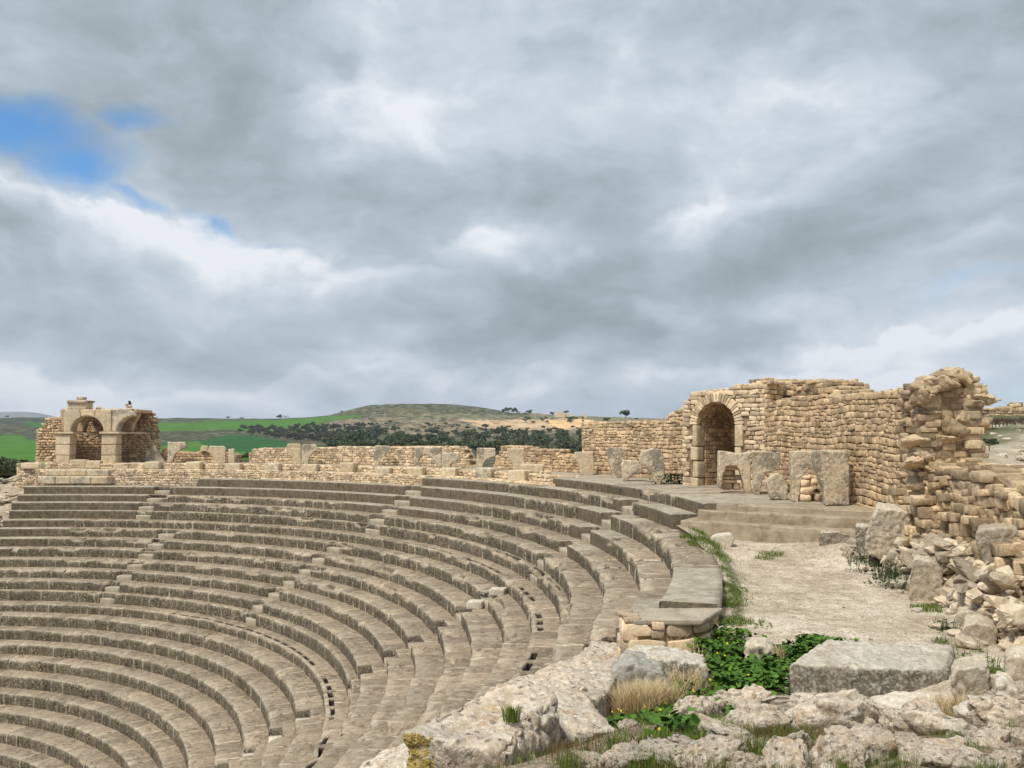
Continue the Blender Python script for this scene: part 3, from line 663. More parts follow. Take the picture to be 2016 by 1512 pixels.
# ------------------------------------------------------------------ coursed rubble walls
class Path:
    def __init__(s, pts, side=1):
        p = np.array(pts, float)
        seg = np.hypot(*(np.diff(p, axis=0).T)); L = np.concatenate([[0], np.cumsum(seg)])
        s.L = L[-1]; s.s = np.linspace(0, s.L, max(int(s.L/.15), 2)); s.x = np.interp(s.s, L, p[:, 0]); s.y = np.interp(s.s, L, p[:, 1])
        if len(p) > 2:
            for _ in range(4):
                s.x[1:-1] = (s.x[:-2]+s.x[1:-1]*2+s.x[2:])/4; s.y[1:-1] = (s.y[:-2]+s.y[1:-1]*2+s.y[2:])/4
        dx, dy = np.gradient(s.x), np.gradient(s.y); l = np.hypot(dx, dy)+1e-9
        s.nx, s.ny = -dy/l*side, dx/l*side                # outward (front) normal
    def at(s, q, d):
        q = np.asarray(q, float); ex = 0*q
        over = np.where(q < 0, q, np.where(q > s.L, q-s.L, 0))
        tx, ty = s.ny, -s.nx
        sg = 1
        x = np.interp(q, s.s, s.x); y = np.interp(q, s.s, s.y); nx = np.interp(q, s.s, s.nx); ny = np.interp(q, s.s, s.ny)
        if len(s.x) > 1:
            ddx = np.where(q < 0, s.x[1]-s.x[0], s.x[-1]-s.x[-2]); ddy = np.where(q < 0, s.y[1]-s.y[0], s.y[-1]-s.y[-2]); l = np.hypot(ddx, ddy)+1e-9
            x = x+ddx/l*over; y = y+ddy/l*over
        return x+nx*d, y+ny*d
def circ_path(r, t0, t1, side):
    t = np.linspace(t0, t1, 60); r = np.interp(t, np.linspace(min(t0, t1), max(t0, t1), 60), np.full(60, r)) if np.isscalar(r) else r(t)
    x, y = pol(r, t); return Path(np.stack([x, y], 1), side)
def const(v): return lambda s: np.full(np.shape(s), v, float) if np.ndim(s) else v

def put_stones(mb, path, S, Zc, Ln, H, D, dep, rg, p=11, n=3, jit=.09, tones=None):
    """S, Zc centres; Ln, H size; D how far the face stands out of the wall plane"""
    k = len(S)
    if k == 0: return
    tm = rg.integers(0, 10, k); ps = (p, p*.65)
    tones = rg.random(k) if tones is None else tones
    for ti in range(10):
        for pi in (0, 1):
            ii = np.where((tm == ti) & ((rg.random(k) if False else ((np.arange(k)*7+ti) % 3 == 0)*1) == pi))[0]
            if not len(ii): continue
            T, F = stone_template(n, ps[pi], ti+pi*20)
            a = T[None, :, 0]*np.where(rg.random(len(ii)) < .5, -1, 1)[:, None]
            flip = a[:, 0]*T[0, 0] < 0
            tilt = (rg.random(len(ii))-.5)*jit*1.6
            s_ = S[ii, None]+a*Ln[ii, None]/2; z_ = Zc[ii, None]+T[None, :, 1]*H[ii, None]/2+a*tilt[:, None]*Ln[ii, None]
            d_ = D[ii, None]-dep/2+T[None, :, 2]*dep/2
            sh = s_.shape; x, y = path.at(s_.ravel(), d_.ravel())
            V = np.stack([x, y, z_.ravel()], 1); nv = T.shape[0]
            F2 = (F[None]+(np.arange(len(ii))*nv)[:, None, None]).reshape(-1, 4)
            mb.add(V, F2, np.repeat(tones[ii], nv))

def core_strip(mb, path, s0, s1, zb, zt, thick, off=-.03):
    ns = max(int((s1-s0)/.2), 2)+1; s = np.linspace(s0, s1, ns)
    xf, yf = path.at(s, np.full(ns, off)); xb, yb = path.at(s, np.full(ns, -thick))
    b = zb(s); t = np.maximum(zt(s)-.05, b+.05)
    V = np.stack([np.stack([xf, yf, b], 1), np.stack([xf, yf, t], 1), np.stack([xb, yb, t], 1), np.stack([xb, yb, b], 1)], 1).reshape(-1, 3)
    i = np.arange(ns-1)[:, None]; j = np.arange(4)[None]; j2 = (j+1) % 4
    F = np.stack([i*4+j, (i+1)*4+j, (i+1)*4+j2, i*4+j2], 2).reshape(-1, 4)
    F = np.vstack([F, [[0, 1, 2, 3]], [[(ns-1)*4+3, (ns-1)*4+2, (ns-1)*4+1, (ns-1)*4]]])
    mb.add(V, F, .5)

def coursed_wall(name, label, path, zb, zt, thick=.55, ch=.15, ln=.28, dep=.16, mat='masonry', mask=None, parent=None, seed=1, rough=0., n=3,
                 caps=True, ends=(True, True), back=True, wavy=.0, cat='wall', group=None, part_names=('masonry_facing', 'rubble_core'), proud=.012, s_rng=None, fill=.92, core=True, flat=False):
    rg = np.random.default_rng(seed)
    s0, s1 = s_rng or (0, path.L)
    own = parent is None
    if own: parent = thing(name, label, cat, group=group)
    mb = MB()
    for face in ((0, 1) if back else (0,)):
        zmin = float(np.min(zb(np.linspace(s0, s1, 30)))); zmax = float(np.max(zt(np.linspace(s0, s1, 60))))
        z = zmin; S = []; Zc = []; Ln = []; H = []; D = []
        while z < zmax:
            h = ch*(.66+.62*rg.random()); x = s0+(rg.random()-.5)*ln*.5
            while x < s1:
                l = ln*(.38+rg.random()**1.4*1.15)
                if rg.random() < .12: l *= 1.5
                if x+l > s1+.08: l = max(s1-x+.02, .08)
                cx_ = x+l/2
                wz = wavy*math.sin(cx_*1.3+seed)+wavy*.5*math.sin(cx_*3.1+z*2)
                zc = z+h/2+wz; tp = float(zt(cx_)); bt = float(zb(cx_))
                if rg.random() < .13 and h > .1 and zc+h/2 < tp and (mask is None or mask(cx_, zc, l, h)):
                    for q_ in (0, 1):
                        S.append(cx_); Zc.append(zc+(q_-.5)*h*.5); Ln.append(l*.95); H.append(h*.47); D.append(proud+rg.random()*.03)
                    x += l; continue
                if zc < tp and zc > bt-.03 and (mask is None or mask(cx_, zc, l, h)):
                    hh = h*fill*(.9+.14*rg.random())
                    if zc+hh/2 > tp+.07: hh = max((tp+.07-zc)*2, .06)
                    S.append(cx_); Zc.append(zc+(rg.random()-.5)*.012); Ln.append(l*(.93+.04*rg.random())); H.append(hh)
                    D.append(proud+rg.random()*.028+rough*(rg.random()-.4)*.35)
                x += l
            z += h
        D = np.array(D)
        if face == 1: D = -thick+dep-D*1.0
        put_stones(mb, path, np.array(S), np.array(Zc), np.array(Ln), np.array(H), D, dep, rg, n=n)
    if caps:                                              # loose bedded stones across the wall head
        S = []; Zc = []; Ln = []; H = []; D = []
        x = s0
        while x < s1:
            l = ln*(.55+.7*rg.random())
            for d in np.arange(-dep*.8, -thick+.05, -dep*1.15):
                cx_ = x+l/2+(rg.random()-.5)*.06
                if mask is not None and not mask(cx_, float(zt(cx_))-.02, l, .1): continue
                h = ch*(.5+.45*rg.random())
                S.append(cx_); Zc.append(float(zt(cx_))-h*.32); Ln.append(l*1.0); H.append(h); D.append(d+dep/2+(rg.random()-.5)*.04)
            x += l
        put_stones(mb, path, np.array(S), np.array(Zc), np.array(Ln), np.array(H), np.array(D), dep*1.15, rg, n=n)
    for e, on in enumerate(ends):
        if not on: continue
        se = s0 if e == 0 else s1; zz = float(zb(se)); S = []; Zc = []; Ln = []; H = []; D = []
        while zz < float(zt(se)):
            h = min(ch*(.75+.5*rg.random()), float(zt(se))-zz+.02); d = .0
            if h < .03: break
            while d > -thick:
                w = dep*(1.0+.6*rg.random())
                S.append(se+(-1 if e else 1)*(.06-rg.random()*.06-rough*.1*rg.random())); Zc.append(zz+h/2); Ln.append(.2); H.append(h*.94); D.append(d)
                d -= w
            zz += h
        put_stones(mb, path, np.array(S), np.array(Zc), np.array(Ln), np.array(H), np.array(D), dep*1.2, rg, n=n)
    mb.build(part_names[0], M[mat], parent, smooth=not flat)
    if core:
        cb = MB(); core_strip(cb, path, s0+.04, s1-.04, zb, zt, thick-.05); cb.build(part_names[1], M['mortar'], parent, smooth=False)
    return parent
def prof(path_r, px, extra=0.):
    """height profile from bearings (u, v) on the circle of radius r, as a function of the angle"""
    th = []; z = []
    for (u, v) in px:
        p = on_circle(u, v, path_r); th.append(theta_of(p)); z.append(p[2]+extra)
    o = np.argsort(th); return np.array(th)[o], np.array(z)[o]

def circ_wall(name, label, r, px_top, zb, side=1, t_rng=None, **kw):
    th, z = prof(r, px_top)
    t0, t1 = t_rng or (th[0], th[-1])
    path = circ_path(r, t0, t1, 1)                        # increasing angle: front normal faces the centre
    k = math.degrees(1/r)
    zt = lambda s: np.interp(t0+np.asarray(s)*k, th, z)
    zbf = zb if callable(zb) else const(zb)
    return coursed_wall(name, label, path, zbf, zt, **kw), path

# low two-stage wall that carries the walkway behind the seats
lw = thing('retaining_wall', 'low two-stage rubble wall running along the back of the upper seats', 'retaining wall', group=None)
def ring_wall(r, t0, t1, z0, z1, seed, part, **kw):
    path = circ_path(r, t0, t1, 1)
    coursed_wall(None, None, path, const(z0), const(z1), parent=lw, seed=seed, part_names=(part, part+'_core'), **kw)
ring_wall(27.02, 45.5, 96.4, -2.80, -1.92, 31, 'lower_stage', thick=.6, ch=.115, ln=.20, dep=.13, mat='masonry_pale', back=False)
ring_wall(27.60, 27.0, 45.8, -2.36, -1.90, 32, 'lower_stage', thick=.5, ch=.11, ln=.20, dep=.13, mat='masonry_pale', back=False)
ring_wall(28.20, 27.0, 96.4, -2.0, -1.62, 33, 'upper_stage', thick=.4, ch=.115, ln=.22, dep=.13, mat='masonry_pale', back=False)
mb = MB()
for (r0, r1, a, b, z) in ((27.1, 28.2, 45.3, 96.4, -1.93), (27.7, 28.3, 27.3, 45.7, -1.915)):
    for t in np.arange(a, b, 1.5): 
        V, F = box_vf(0, 1, 0, 1, 0, 1); t1 = min(t+1.5, b)
        rr = r0+V[:, 1]*(r1-r0); tt = t+V[:, 0]*(t1-t); x, y = pol(rr, tt); mb.add(np.stack([x, y, z-.2+.2*V[:, 2]], 1), F, .5)
mb.build('ledge_top', M['pave'], lw, smooth=False)

# back walls of the gallery
RB = 30.9
circ_wall('back_wall', 'short stub of low ochre wall beside the arched pavilion', 30.9, [(306, 905), (318, 885), (330, 882), (345, 890), (365, 889), (372, 893), (395, 888), (420, 890), (450, 892), (462, 895)], -1.66, seed=41, ch=.14, ln=.26, thick=.6)
circ_wall('back_wall', 'long low coursed ochre wall with a clean level top behind the arch fragments', 30.9, [(492, 893), (497, 885), (520, 883), (560, 882), (640, 881), (740, 880), (820, 879), (880, 879), (906, 880), (912, 888), (918, 898), (923, 908), (925, 916)], -1.66, seed=42, ch=.13, ln=.25, thick=.6, mat='masonry_pale')
circ_wall('back_wall', 'low ochre wall with stepped broken top right of the gap', 30.9, [(974, 915), (978, 900), (984, 882), (992, 878), (1010, 878), (1040, 881), (1050, 886), (1070, 886), (1101, 887), (1103, 894), (1130, 897), (1150, 899)], -1.66, seed=43, ch=.14, ln=.26, thick=.6)

circ_wall('ruined_wall', 'tall coursed ochre wall left of the arched gateway, its right end torn', 30.9, [(1147, 832), (1160, 831), (1200, 832), (1250, 830), (1300, 828), (1310, 826), (1314, 818), (1322, 812), (1335, 808), (1352, 806), (1375, 806)], -1.7, seed=51, ch=.165, ln=.30, thick=.8, rough=.10, wavy=.02)

# ---- gateway: masonry panel with a round-headed doorway
G0 = np.array([5.47, 28.32]); GD = np.array([.674, -.738]); GD /= np.linalg.norm(GD)
def gate_s(u):                                            # distance along the panel for a bearing
    k_ = (u-1008)/FPX/math.cos(PITCH)*1.0
    # solve x = k' y with k' the plan slope of that bearing
    d = ray(u, 830); kk = d[0]/d[1]
    return (kk*G0[1]-G0[0])/(GD[0]-kk*GD[1])
def gate_z(u, v):
    s_ = gate_s(u); y = G0[1]+GD[1]*s_; return at_dist(u, v, y)[2]
GL = gate_s(1506); gs0 = gate_s(1345)
DL, DR = gate_s(1373), gate_s(1447); DC = (DL+DR)/2; RAD = (DR-DL)/2; ZSPR = gate_z(1410, 792)-RAD
gtop_px = [(1345, 800), (1353, 790), (1358, 772), (1380, 770), (1420, 766), (1450, 761), (1478, 758), (1485, 752), (1506, 750)]
gts = [gate_s(u) for u, v in gtop_px]; gtz = [gate_z(u, v) for u, v in gtop_px]
gtop = lambda s: np.interp(s, gts, gtz)
def door_clear(s_, z_, m=0.0):
    if abs(s_-DC) < RAD+m and z_ < ZSPR: return False
    return (s_-DC)**2+(z_-ZSPR)**2 > (RAD+m)**2 or z_ < ZSPR
gate = thing('arched_gateway', 'tall arched stone doorway with pale jamb blocks standing in the ruined wall', 'gateway')
gp = Path([tuple(G0+GD*gs0), tuple(G0+GD*GL)], 1)
# front normal must look at the camera
if gp.nx[0]*(-G0[0])+gp.ny[0]*(-G0[1]) < 0: gp = Path([tuple(G0+GD*gs0), tuple(G0+GD*GL)], -1)
def gmask(s_, z_, l, h):
    s_ = s_+gs0
    dj = .20 if z_ < ZSPR+.02 else .02
    if abs(s_-DC) < RAD+dj+l/2-.02 and z_ < ZSPR: return False
    r_ = math.hypot(max(abs(s_-DC)-l*.30, 0), z_-ZSPR)
    return r_ > RAD+.27 or z_ < ZSPR
coursed_wall(None, None, gp, const(-1.7), lambda s: gtop(np.asarray(s)+gs0), thick=.9, ch=.155, ln=.27, dep=.2, mat='masonry_pale', mask=gmask, parent=gate, seed=61, back=True, core=False)
def gate_core():
    P = []
    s_ = gs0+.05; zt = gtop
    top = [(x, float(gtop(x))-.06) for x in np.linspace(gs0+.05, GL-.03, 16)]
    arc = [(DC+(RAD+.02)*math.cos(a), ZSPR+(RAD+.02)*math.sin(a)) for a in np.linspace(0, math.pi, 17)]
    poly = [(GL-.03, -1.7), ]+top[::-1]+[(gs0+.05, -1.7), (DL-.02, -1.7)]+arc[::-1]+[(DR+.02, -1.7)]
    n = len(poly); V = []
    for (d) in (-.04, -.86):
        for (a, z) in poly:
            p = G0+GD*a; V.append((p[0]+gp.nx[0]*d, p[1]+gp.ny[0]*d, z))
    F = [list(range(n)), [n+i for i in range(n)][::-1]]+[[i, (i+1) % n, n+(i+1) % n, n+i][::-1] for i in range(n)]
    obj('rubble_core', raw_mesh('rubble_core', V, F, False, {'tone': np.full(len(V), .5)}, [M['mortar']]), gate)
gate_core()
def gate_frame():
    nx, ny = gp.nx[0], gp.ny[0]
    def P3(s_, z_, d): p = G0+GD*s_; return [p[0]+nx*d, p[1]+ny*d, z_]
    def local_block(s0, s1, z0, z1, d0, d1, seed, name='jamb_block', mat='dressed'):
        V, F = box_vf(s0, s1, d0, d1, z0, z1)
        co, Fo = weathered(V, F, .045, .012, 4, seed=seed, smooth_iter=2)
        W = np.array([P3(a, c, b) for a, b, c in co]); base = W.mean(0)
        obj(name, raw_mesh(name, W-base, Fo, True, {'tone': np.full(len(W), .35+.4*random.random())}, [M[mat]]), gate, loc=base)
    zs = [-1.7, gate_z(1365, 940), gate_z(1365, 907), gate_z(1365, 879), ZSPR-.0]
    lw_ = [(DL-.26, DL), (DL-.20, DL), (DL-.27, DL), (DL-.18, DL)]
    for i in range(4): local_block(lw_[i][0], lw_[i][1]+.01, zs[i]+.006, zs[i+1]-.006, -.34-.1*(i % 2), .05, 300+i)
    for i in range(4): local_block(DR-.01, DR+.21+.08*(i % 2), zs[i]+.006, zs[i+1]-.006, -.34-.1*((i+1) % 2), .05, 310+i)
    rg = np.random.default_rng(5)
    mb = MB()                                             # ring of narrow voussoirs
    nv = 27
    for i in range(nv):
        a0 = math.pi*i/nv; a1 = math.pi*(i+1)/nv; T, F = stone_template(3, 12, i % 7)
        ro = RAD+.27+.05*rg.random()
        a = (a0+a1)/2+T[:, 0]*(a1-a0)/2*.9; r_ = (RAD+ro)/2+T[:, 1]*(ro-RAD)/2; d = -.08+T[:, 2]*.13
        mb.add(np.array([P3(DC+r*math.cos(x), ZSPR+r*math.sin(x), dd) for x, r, dd in zip(a, r_, d)]), F, rg.random())
    mb.build('arch_ring', M['masonry_pale'], gate, smooth=False)
    mb = MB()                                             # passage lining: reveals, vault and closing wall behind
    for side, sx in ((0, DL), (1, DR)):
        z = -1.7
        while z < ZSPR:
            h = .12+.05*rg.random(); d = -.36-.04*rg.random()
            while d > -2.0:
                l = .18+.18*rg.random(); T, F = stone_template(3, 10, rg.integers(10))
                s__ = sx+(-.05 if side == 0 else .05)+T[:, 2]*.07; zz = z+h/2+T[:, 1]*h/2*.94; dd = d-l/2+T[:, 0]*l/2*.95
                mb.add(np.array([P3(a, b, c) for a, b, c in zip(s__, zz, dd)]), F, rg.random()); d -= l
            z += h
    for j in range(13):
        d = -.1-.15*j
        for i in range(16):
            a0 = math.pi*(i+.5*(j % 2)*.9)/16; T, F = stone_template(3, 10, rg.integers(10))
            a = a0+.09+T[:, 0]*.092; r_ = RAD+.06+T[:, 2]*.07; dd = d-.07+T[:, 1]*.072
            mb.add(np.array([P3(DC+r*math.cos(x), ZSPR+r*math.sin(x), c) for x, r, c in zip(a, r_, dd)]), F, rg.random())
    z = -1.7
    while z < ZSPR+RAD:
        h = .13+.05*rg.random(); s_ = DL
        while s_ < DR:
            l = .16+.2*rg.random(); T, F = stone_template(3, 10, rg.integers(10))
            mb.add(np.array([P3(a, b, c) for a, b, c in zip(s_+l/2+T[:, 0]*l/2*.95, z+h/2+T[:, 1]*h/2*.94, -2.0+T[:, 2]*.08)]), F, rg.random()); s_ += l
        z += h
    mb.build('vaulted_passage', M['masonry'], gate, smooth=False)
    # shell outside the passage so no daylight leaks in
    sh = []; F = []
    prof_ = [(DL-.14, -1.75)]+[(DC+(RAD+.14)*math.cos(a), ZSPR+(RAD+.14)*math.sin(a)) for a in np.linspace(math.pi, 0, 13)]+[(DR+.14, -1.75)]
    prof2 = [(DL-.5, -1.75)]+[(DC+(RAD+.5)*math.cos(a), ZSPR+(RAD+.32)*math.sin(a)) for a in np.linspace(math.pi, 0, 13)]+[(DR+.5, -1.75)]
    n = len(prof_)
    for d in (-.5, -2.15):
        for pr in (prof_, prof2):
            for a, z in pr: sh.append(P3(a, z, d))
    for i in range(n-1):
        F.append([i, i+1, 2*n+i+1, 2*n+i]); F.append([n+i, 3*n+i, 3*n+i+1, n+i+1]); F.append([2*n+i, 2*n+i+1, 3*n+i+1, 3*n+i]); F.append([i, n+i, n+i+1, i+1])
    F.append([3*n+i for i in range(n)])
    obj('vault_shell', raw_mesh('vault_shell', sh, F, False, {'tone': np.full(len(sh), .4)}, [M['mortar']]), gate)
gate_frame()

# ---- high rough mass behind the gateway, main curved wall, torn end
circ_wall('rubble_mass', 'rounded heap of rough masonry rising behind the gateway', 32.3, [(1470, 770), (1480, 752), (1500, 747), (1530, 750), (1556, 756), (1568, 750), (1590, 748), (1610, 750), (1625, 760), (1640, 772), (1652, 784), (1668, 800)], -1.2, seed=71, ch=.16, ln=.30, thick=1.3, rough=.45, wavy=.05, mat='masonry_rough', dep=.2)
th_m, z_m = prof(31.2, [(1490, 806), (1503, 796), (1547, 784), (1613, 780), (1651, 780), (1689, 777), (1720, 773), (1764, 765), (1800, 763), (1822, 766)])
pth = circ_path(31.2, th_m[0], th_m[-1], 1); kdeg = math.degrees(1/31.2)
main = coursed_wall('curved_wall', 'long curved wall of coursed ochre rubble right of the arched gateway', pth, lambda s: np.where(th_m[0]+np.asarray(s)*kdeg < .2, -2.75, -1.72),
    lambda s: np.interp(th_m[0]+np.asarray(s)*kdeg, th_m, z_m), thick=.9, ch=.140, ln=.225, dep=.19, seed=72, wavy=.03, rough=.03, n=3, proud=.02, fill=.95)
rw = Path([(7.95, 17.45), (7.93, 16.9), (7.90, 16.35)], -1)
if rw.nx[2] > 0: rw = Path([(7.95, 17.45), (7.93, 16.9), (7.90, 16.35)], 1)
def rw_z(px):
    S_ = []; Z_ = []
    for u, v in px:
        d = ray(u, v); kk = d[0]/d[1]; i = np.argmin(np.abs(rw.x-kk*rw.y)); S_.append(rw.s[i]); Z_.append(at_dist(u, v, rw.y[i])[2])
    return np.array(S_), np.array(Z_)
rs_, rz_ = np.array([0, .25, .5, .8, 1.1]), np.array([.93, .98, 1.05, 1.12, 1.05])
ruin = coursed_wall('torn_wall_end', 'jagged end of the ruined wall with its rubble core exposed, highest point on the right', rw, const(-2.4), lambda s: np.interp(s, rs_, rz_), thick=.95, ch=.12, ln=.42, dep=.32, seed=73, ends=(True, False), rough=.5, wavy=.05,
    mat='masonry_rough', n=3, cat='ruined wall', proud=.06, fill=1.1)
def lumps(parent, pts, seed, mat='masonry_rough', name='core_lump'):
    rg = np.random.default_rng(seed)
    for (x, y, z, dx, dy, dz) in pts:
        V, F = hull_vf(rand_hull(rg, (dx, dy, dz), 14)); co, Fo = weathered(V, F, .03, .03, 4.5, pit=.025, pscale=7, seed=int(rg.integers(999)))
        obj(name, raw_mesh(name, co, Fo, True, {'tone': np.full(len(co), .3+.4*rg.random())}, [M[mat]]), parent, loc=(x, y, z), rot=(rg.normal()*.2, rg.normal()*.2, rg.random()*3))
rg = np.random.default_rng(12)
L_ = []
for (u, v) in [(1892, 733), (1872, 736), (1880, 738), (1905, 742), (1852, 752), (1838, 762), (1865, 760), (1895, 765), (1925, 768), (1828, 780), (1850, 785), (1880, 790), (1912, 790), (1935, 782), (1840, 808), (1868, 815), (1898, 815), (1925, 808), (1830, 835), (1860, 842), (1890, 840), (1920, 835), (1842, 868), (1875, 868), (1905, 862), (1928, 862), (1830, 895), (1860, 900), (1892, 892), (1920, 890), (1845, 930), (1880, 925), (1815, 955), (1815, 870), (1812, 910)]:
    p = at_dist(u, v, 16.15+.3*rg.random()); L_.append((p[0], p[1]+.24, p[2], .42+.35*rg.random(), .6+.3*rg.random(), .26+.20*rg.random()))
lumps(ruin, L_, 14)
lo = Path([(7.95, 16.5), (7.85, 15.0), (7.6, 13.3), (7.25, 11.6), (6.75, 10.0)], 1)
if lo.nx[5] > 0: lo = Path([(7.95, 16.5), (7.85, 15.0), (7.6, 13.3), (7.25, 11.6), (6.75, 10.0)], -1)
coursed_wall('tumbled_wall', 'low tumbled wall of large uneven pale blocks at the right edge', lo, const(-2.2), lambda s: -.52-.05*np.asarray(s)-.10*np.sin(np.asarray(s)*2.1), thick=1.3, ch=.19, ln=.30, dep=.32, seed=74, rough=.45, wavy=.06, mat='masonry_rough', n=3, proud=.05, ends=(False, True), back=False)
lo2 = lo
bank = thing('rubble_bank', 'collapsed bank of mixed rubble stones at the foot of the tumbled wall', 'rubble bank')
bk = Path([(7.72, 17.3), (7.62, 16.4), (7.5, 15.0), (7.22, 13.3), (6.88, 11.7), (6.45, 10.4)], -1)
if bk.nx[5] > 0: bk = Path([(7.72, 17.3), (7.62, 16.4), (7.5, 15.0), (7.22, 13.3), (6.88, 11.7), (6.45, 10.4)], 1)
coursed_wall(None, None, bk, const(-2.75), lambda s: -1.28+.16*np.sin(np.asarray(s)*2.3)+.10*np.sin(np.asarray(s)*5.1+1)-.5*sstep(3.5, 7, s), thick=.8, ch=.17, ln=.27, dep=.3, seed=76, rough=.62, wavy=.07, mat='masonry_rough', proud=.04, ends=(True, True), back=False, fill=1.0, parent=bank, part_names=('rough_facing', 'earth_core'))
coursed_wall(None, None, Path(list(zip(bk.x+.33, bk.y+.02)), -1) if Path(list(zip(bk.x+.33, bk.y+.02)), -1).nx[5] < 0 else Path(list(zip(bk.x+.33, bk.y+.02)), 1), const(-2.0), lambda s: -.92+.12*np.sin(np.asarray(s)*2.9+2)-.45*sstep(3.5, 7, s), thick=.8, ch=.16, ln=.25, dep=.3, seed=77, rough=.6, wavy=.06, mat='masonry_rough', proud=.04, back=False, fill=1.0, parent=bank, part_names=('rough_facing', 'earth_core'))

# ---- pier stumps on the ledge
def local_obj(name, co, Fo, mat, parent=None, tone=.5):
    co = np.asarray(co); b = np.array([co[:, 0].mean(), co[:, 1].mean(), co[:, 2].min()])
    return obj(name, raw_mesh(name, co-b, Fo, True, {'tone': np.full(len(co), tone)}, [M[mat]]), parent, loc=b)
stump_px = [(283, 313, 909, 922), (364, 394, 909, 924), (441, 473, 912, 927), (517, 549, 912, 928), (591, 624, 914, 931), (666, 697, 911, 932), (735, 768, 920, 933), (801, 834, 920, 937), (866, 898, 921, 941), (932, 969, 921, 946), (997, 1035, 926, 950)]
stump_lab = ['left end of the ledge, nearest the pavilion', 'left part of the ledge, second from the pavilion', 'ledge below the standing pillar and small arch springer', 'stained dark grey, below the broken end of the long wall', 'below the pair of upright arch springers', 'tall square one with a dark upright stain', 'flat low one with a dark face, below the single springer', 'below the small whole arch', 'square one just right of the small whole arch', 'tall one under the springer beside the gap', 'wide rough one just left of the short block on the walkway']
for i, (u0, u1, v0, v1) in enumerate(stump_px):
    um = (u0+u1)/2; p = on_circle(um, v1, 27.75); y = p[1]; z0 = p[2]-.04; z1 = at_dist(um, v0, y)[2]; w = (u1-u0)/FPX*y
    th = math.radians(theta_of(p)); V, F = box_vf(-w*.5, w*.5, 0, .75, z0, z1)
    ang = th-math.pi/2; ang *= .55
    c_, s_ = math.cos(ang), math.sin(ang); V = np.stack([V[:, 0]*c_-V[:, 1]*s_+p[0], V[:, 0]*s_+V[:, 1]*c_+p[1], V[:, 2]], 1)
    co, Fo = weathered(V, F, .05, .02, 3, seed=400+i, smooth_iter=2)
    tag(local_obj('pier_stump', co, Fo, 'fragment' if i in (3, 6, 9) else 'dressed', tone=.35+.4*random.random()), 'squared stone pier stump, '+stump_lab[i], 'stone block', 'pier stumps along the walkway ledge')
p = on_circle(1045, 934, 28.9)
V, F = box_vf(p[0]-.42, p[0]+.55, p[1], p[1]+.6, -1.66, -1.66+.40); V[1, 0] -= .08; V[5, 0] += .08
co, Fo = weathered(V, F, .05, .02, 3, seed=431); tag(local_obj('stone_block', co, Fo, 'dressed'), 'short pale block lying flat on the walkway behind the pier stumps', 'stone block')
for j, (u, v, w, h) in enumerate([(1066, 934, .24, .2), (1079, 935, .42, .24)]):
    p = on_circle(u, v, 29.0); V, F = hull_vf(rand_hull(np.random.default_rng(j+3), (w, .3, h), 16)); co, Fo = weathered(V, F, .03, .01, 4, seed=j)
    tag(obj('loose_stone', raw_mesh('loose_stone', co, Fo, True, {'tone': np.full(len(co), .6)}, [M['masonry']]), None, loc=(p[0], p[1], -1.66+h/2-.02)), ['small rounded stone beside the short block on the walkway', 'orange-brown stone right of the short block on the walkway'][j], 'stone')

# ---- arch fragments standing on the walkway
def arcpts(cu, cv, ru, rv, a0, a1, n=9):
    return [(cu+ru*math.cos(math.radians(a)), cv-rv*math.sin(math.radians(a))) for a in np.linspace(a0, a1, n)]
def fragment(label, poly, r, thick=.5, yaw=0., seed=0, mat='fragment', base=-1.66, cat='arch fragment', name='arch_fragment', group='arch fragments standing along the walkway', tone=.5, voxel=.035, amp=.024):
    us = [q[0] for q in poly]; vs = [q[1] for q in poly]; um = (min(us)+max(us))/2
    y = on_circle(um, max(vs), r)[1] if um < 1190 else float(on_plane(um, max(vs), base+.02)[1])
    vb = max(vs)
    P = []
    for (u, v) in poly:
        q = at_dist(u, v, y); z = q[2] if v < vb-5 else base
        P.append((q[0], z))
    xm = sum(p_[0] for p_ in P)/len(P); n = len(P); V = []
    c_, s_ = math.cos(yaw), math.sin(yaw)
    for d in (0, thick):
        for (x, z) in P: xx = x-xm; V.append((xm+xx*c_-d*s_+xm/y*d*0.6, y+xx*s_+d*c_, z))
    F = [list(range(n)), [n+i for i in range(n)][::-1]]+[[i, n+i, n+(i+1) % n, (i+1) % n] for i in range(n)]
    me = bpy.data.meshes.new('t'); me.from_pydata(V, [], F); bm = bmesh.new(); bm.from_mesh(me); bmesh.ops.triangulate(bm, faces=[f for f in bm.faces if len(f.verts) > 4]); V2 = [v.co[:] for v in bm.verts]; F2 = [[v.index for v in f.verts] for f in bm.faces]; bm.free(); bpy.data.meshes.remove(me)
    co, Fo = weathered(V2, F2, min(voxel, .03), amp, 2.6, pit=.012, pscale=8, seed=seed, smooth_iter=1, octv=4)
    return tag(local_obj(name, co, Fo, mat, tone=tone), label, cat, group)
fragment('slanting broken slab leaning beside the right wall of the arched pavilion', [(283, 908), (287, 890), (303, 876), (326, 905), (322, 909), (312, 907), (300, 904), (290, 906)], 29.9, .35, seed=1)
fragment('tall arch springer with a flat top, first upright one right of the pavilion', [(329, 909), (330, 870), (364, 870), (368, 883), (358, 884)]+arcpts(366, 910, 26, 26, 110, 165, 6)+[(341, 909)], 29.9, .45, seed=2)
fragment('broad arch springer with a pale face, curve on its left, beside the standing pillar', [(410, 888), (412, 878), (440, 878), (444, 883), (444, 911), (424, 912)]+arcpts(397, 911, 26, 24, 12, 72, 7), 29.9, .45, seed=3, mat='dressed')
fragment('narrow standing pillar just left of the gap in the back wall', [(449, 911), (449, 884), (461, 883), (462, 911)], 30.0, .35, seed=4, mat='dressed', name='stone_pillar', cat='pillar', group=None)
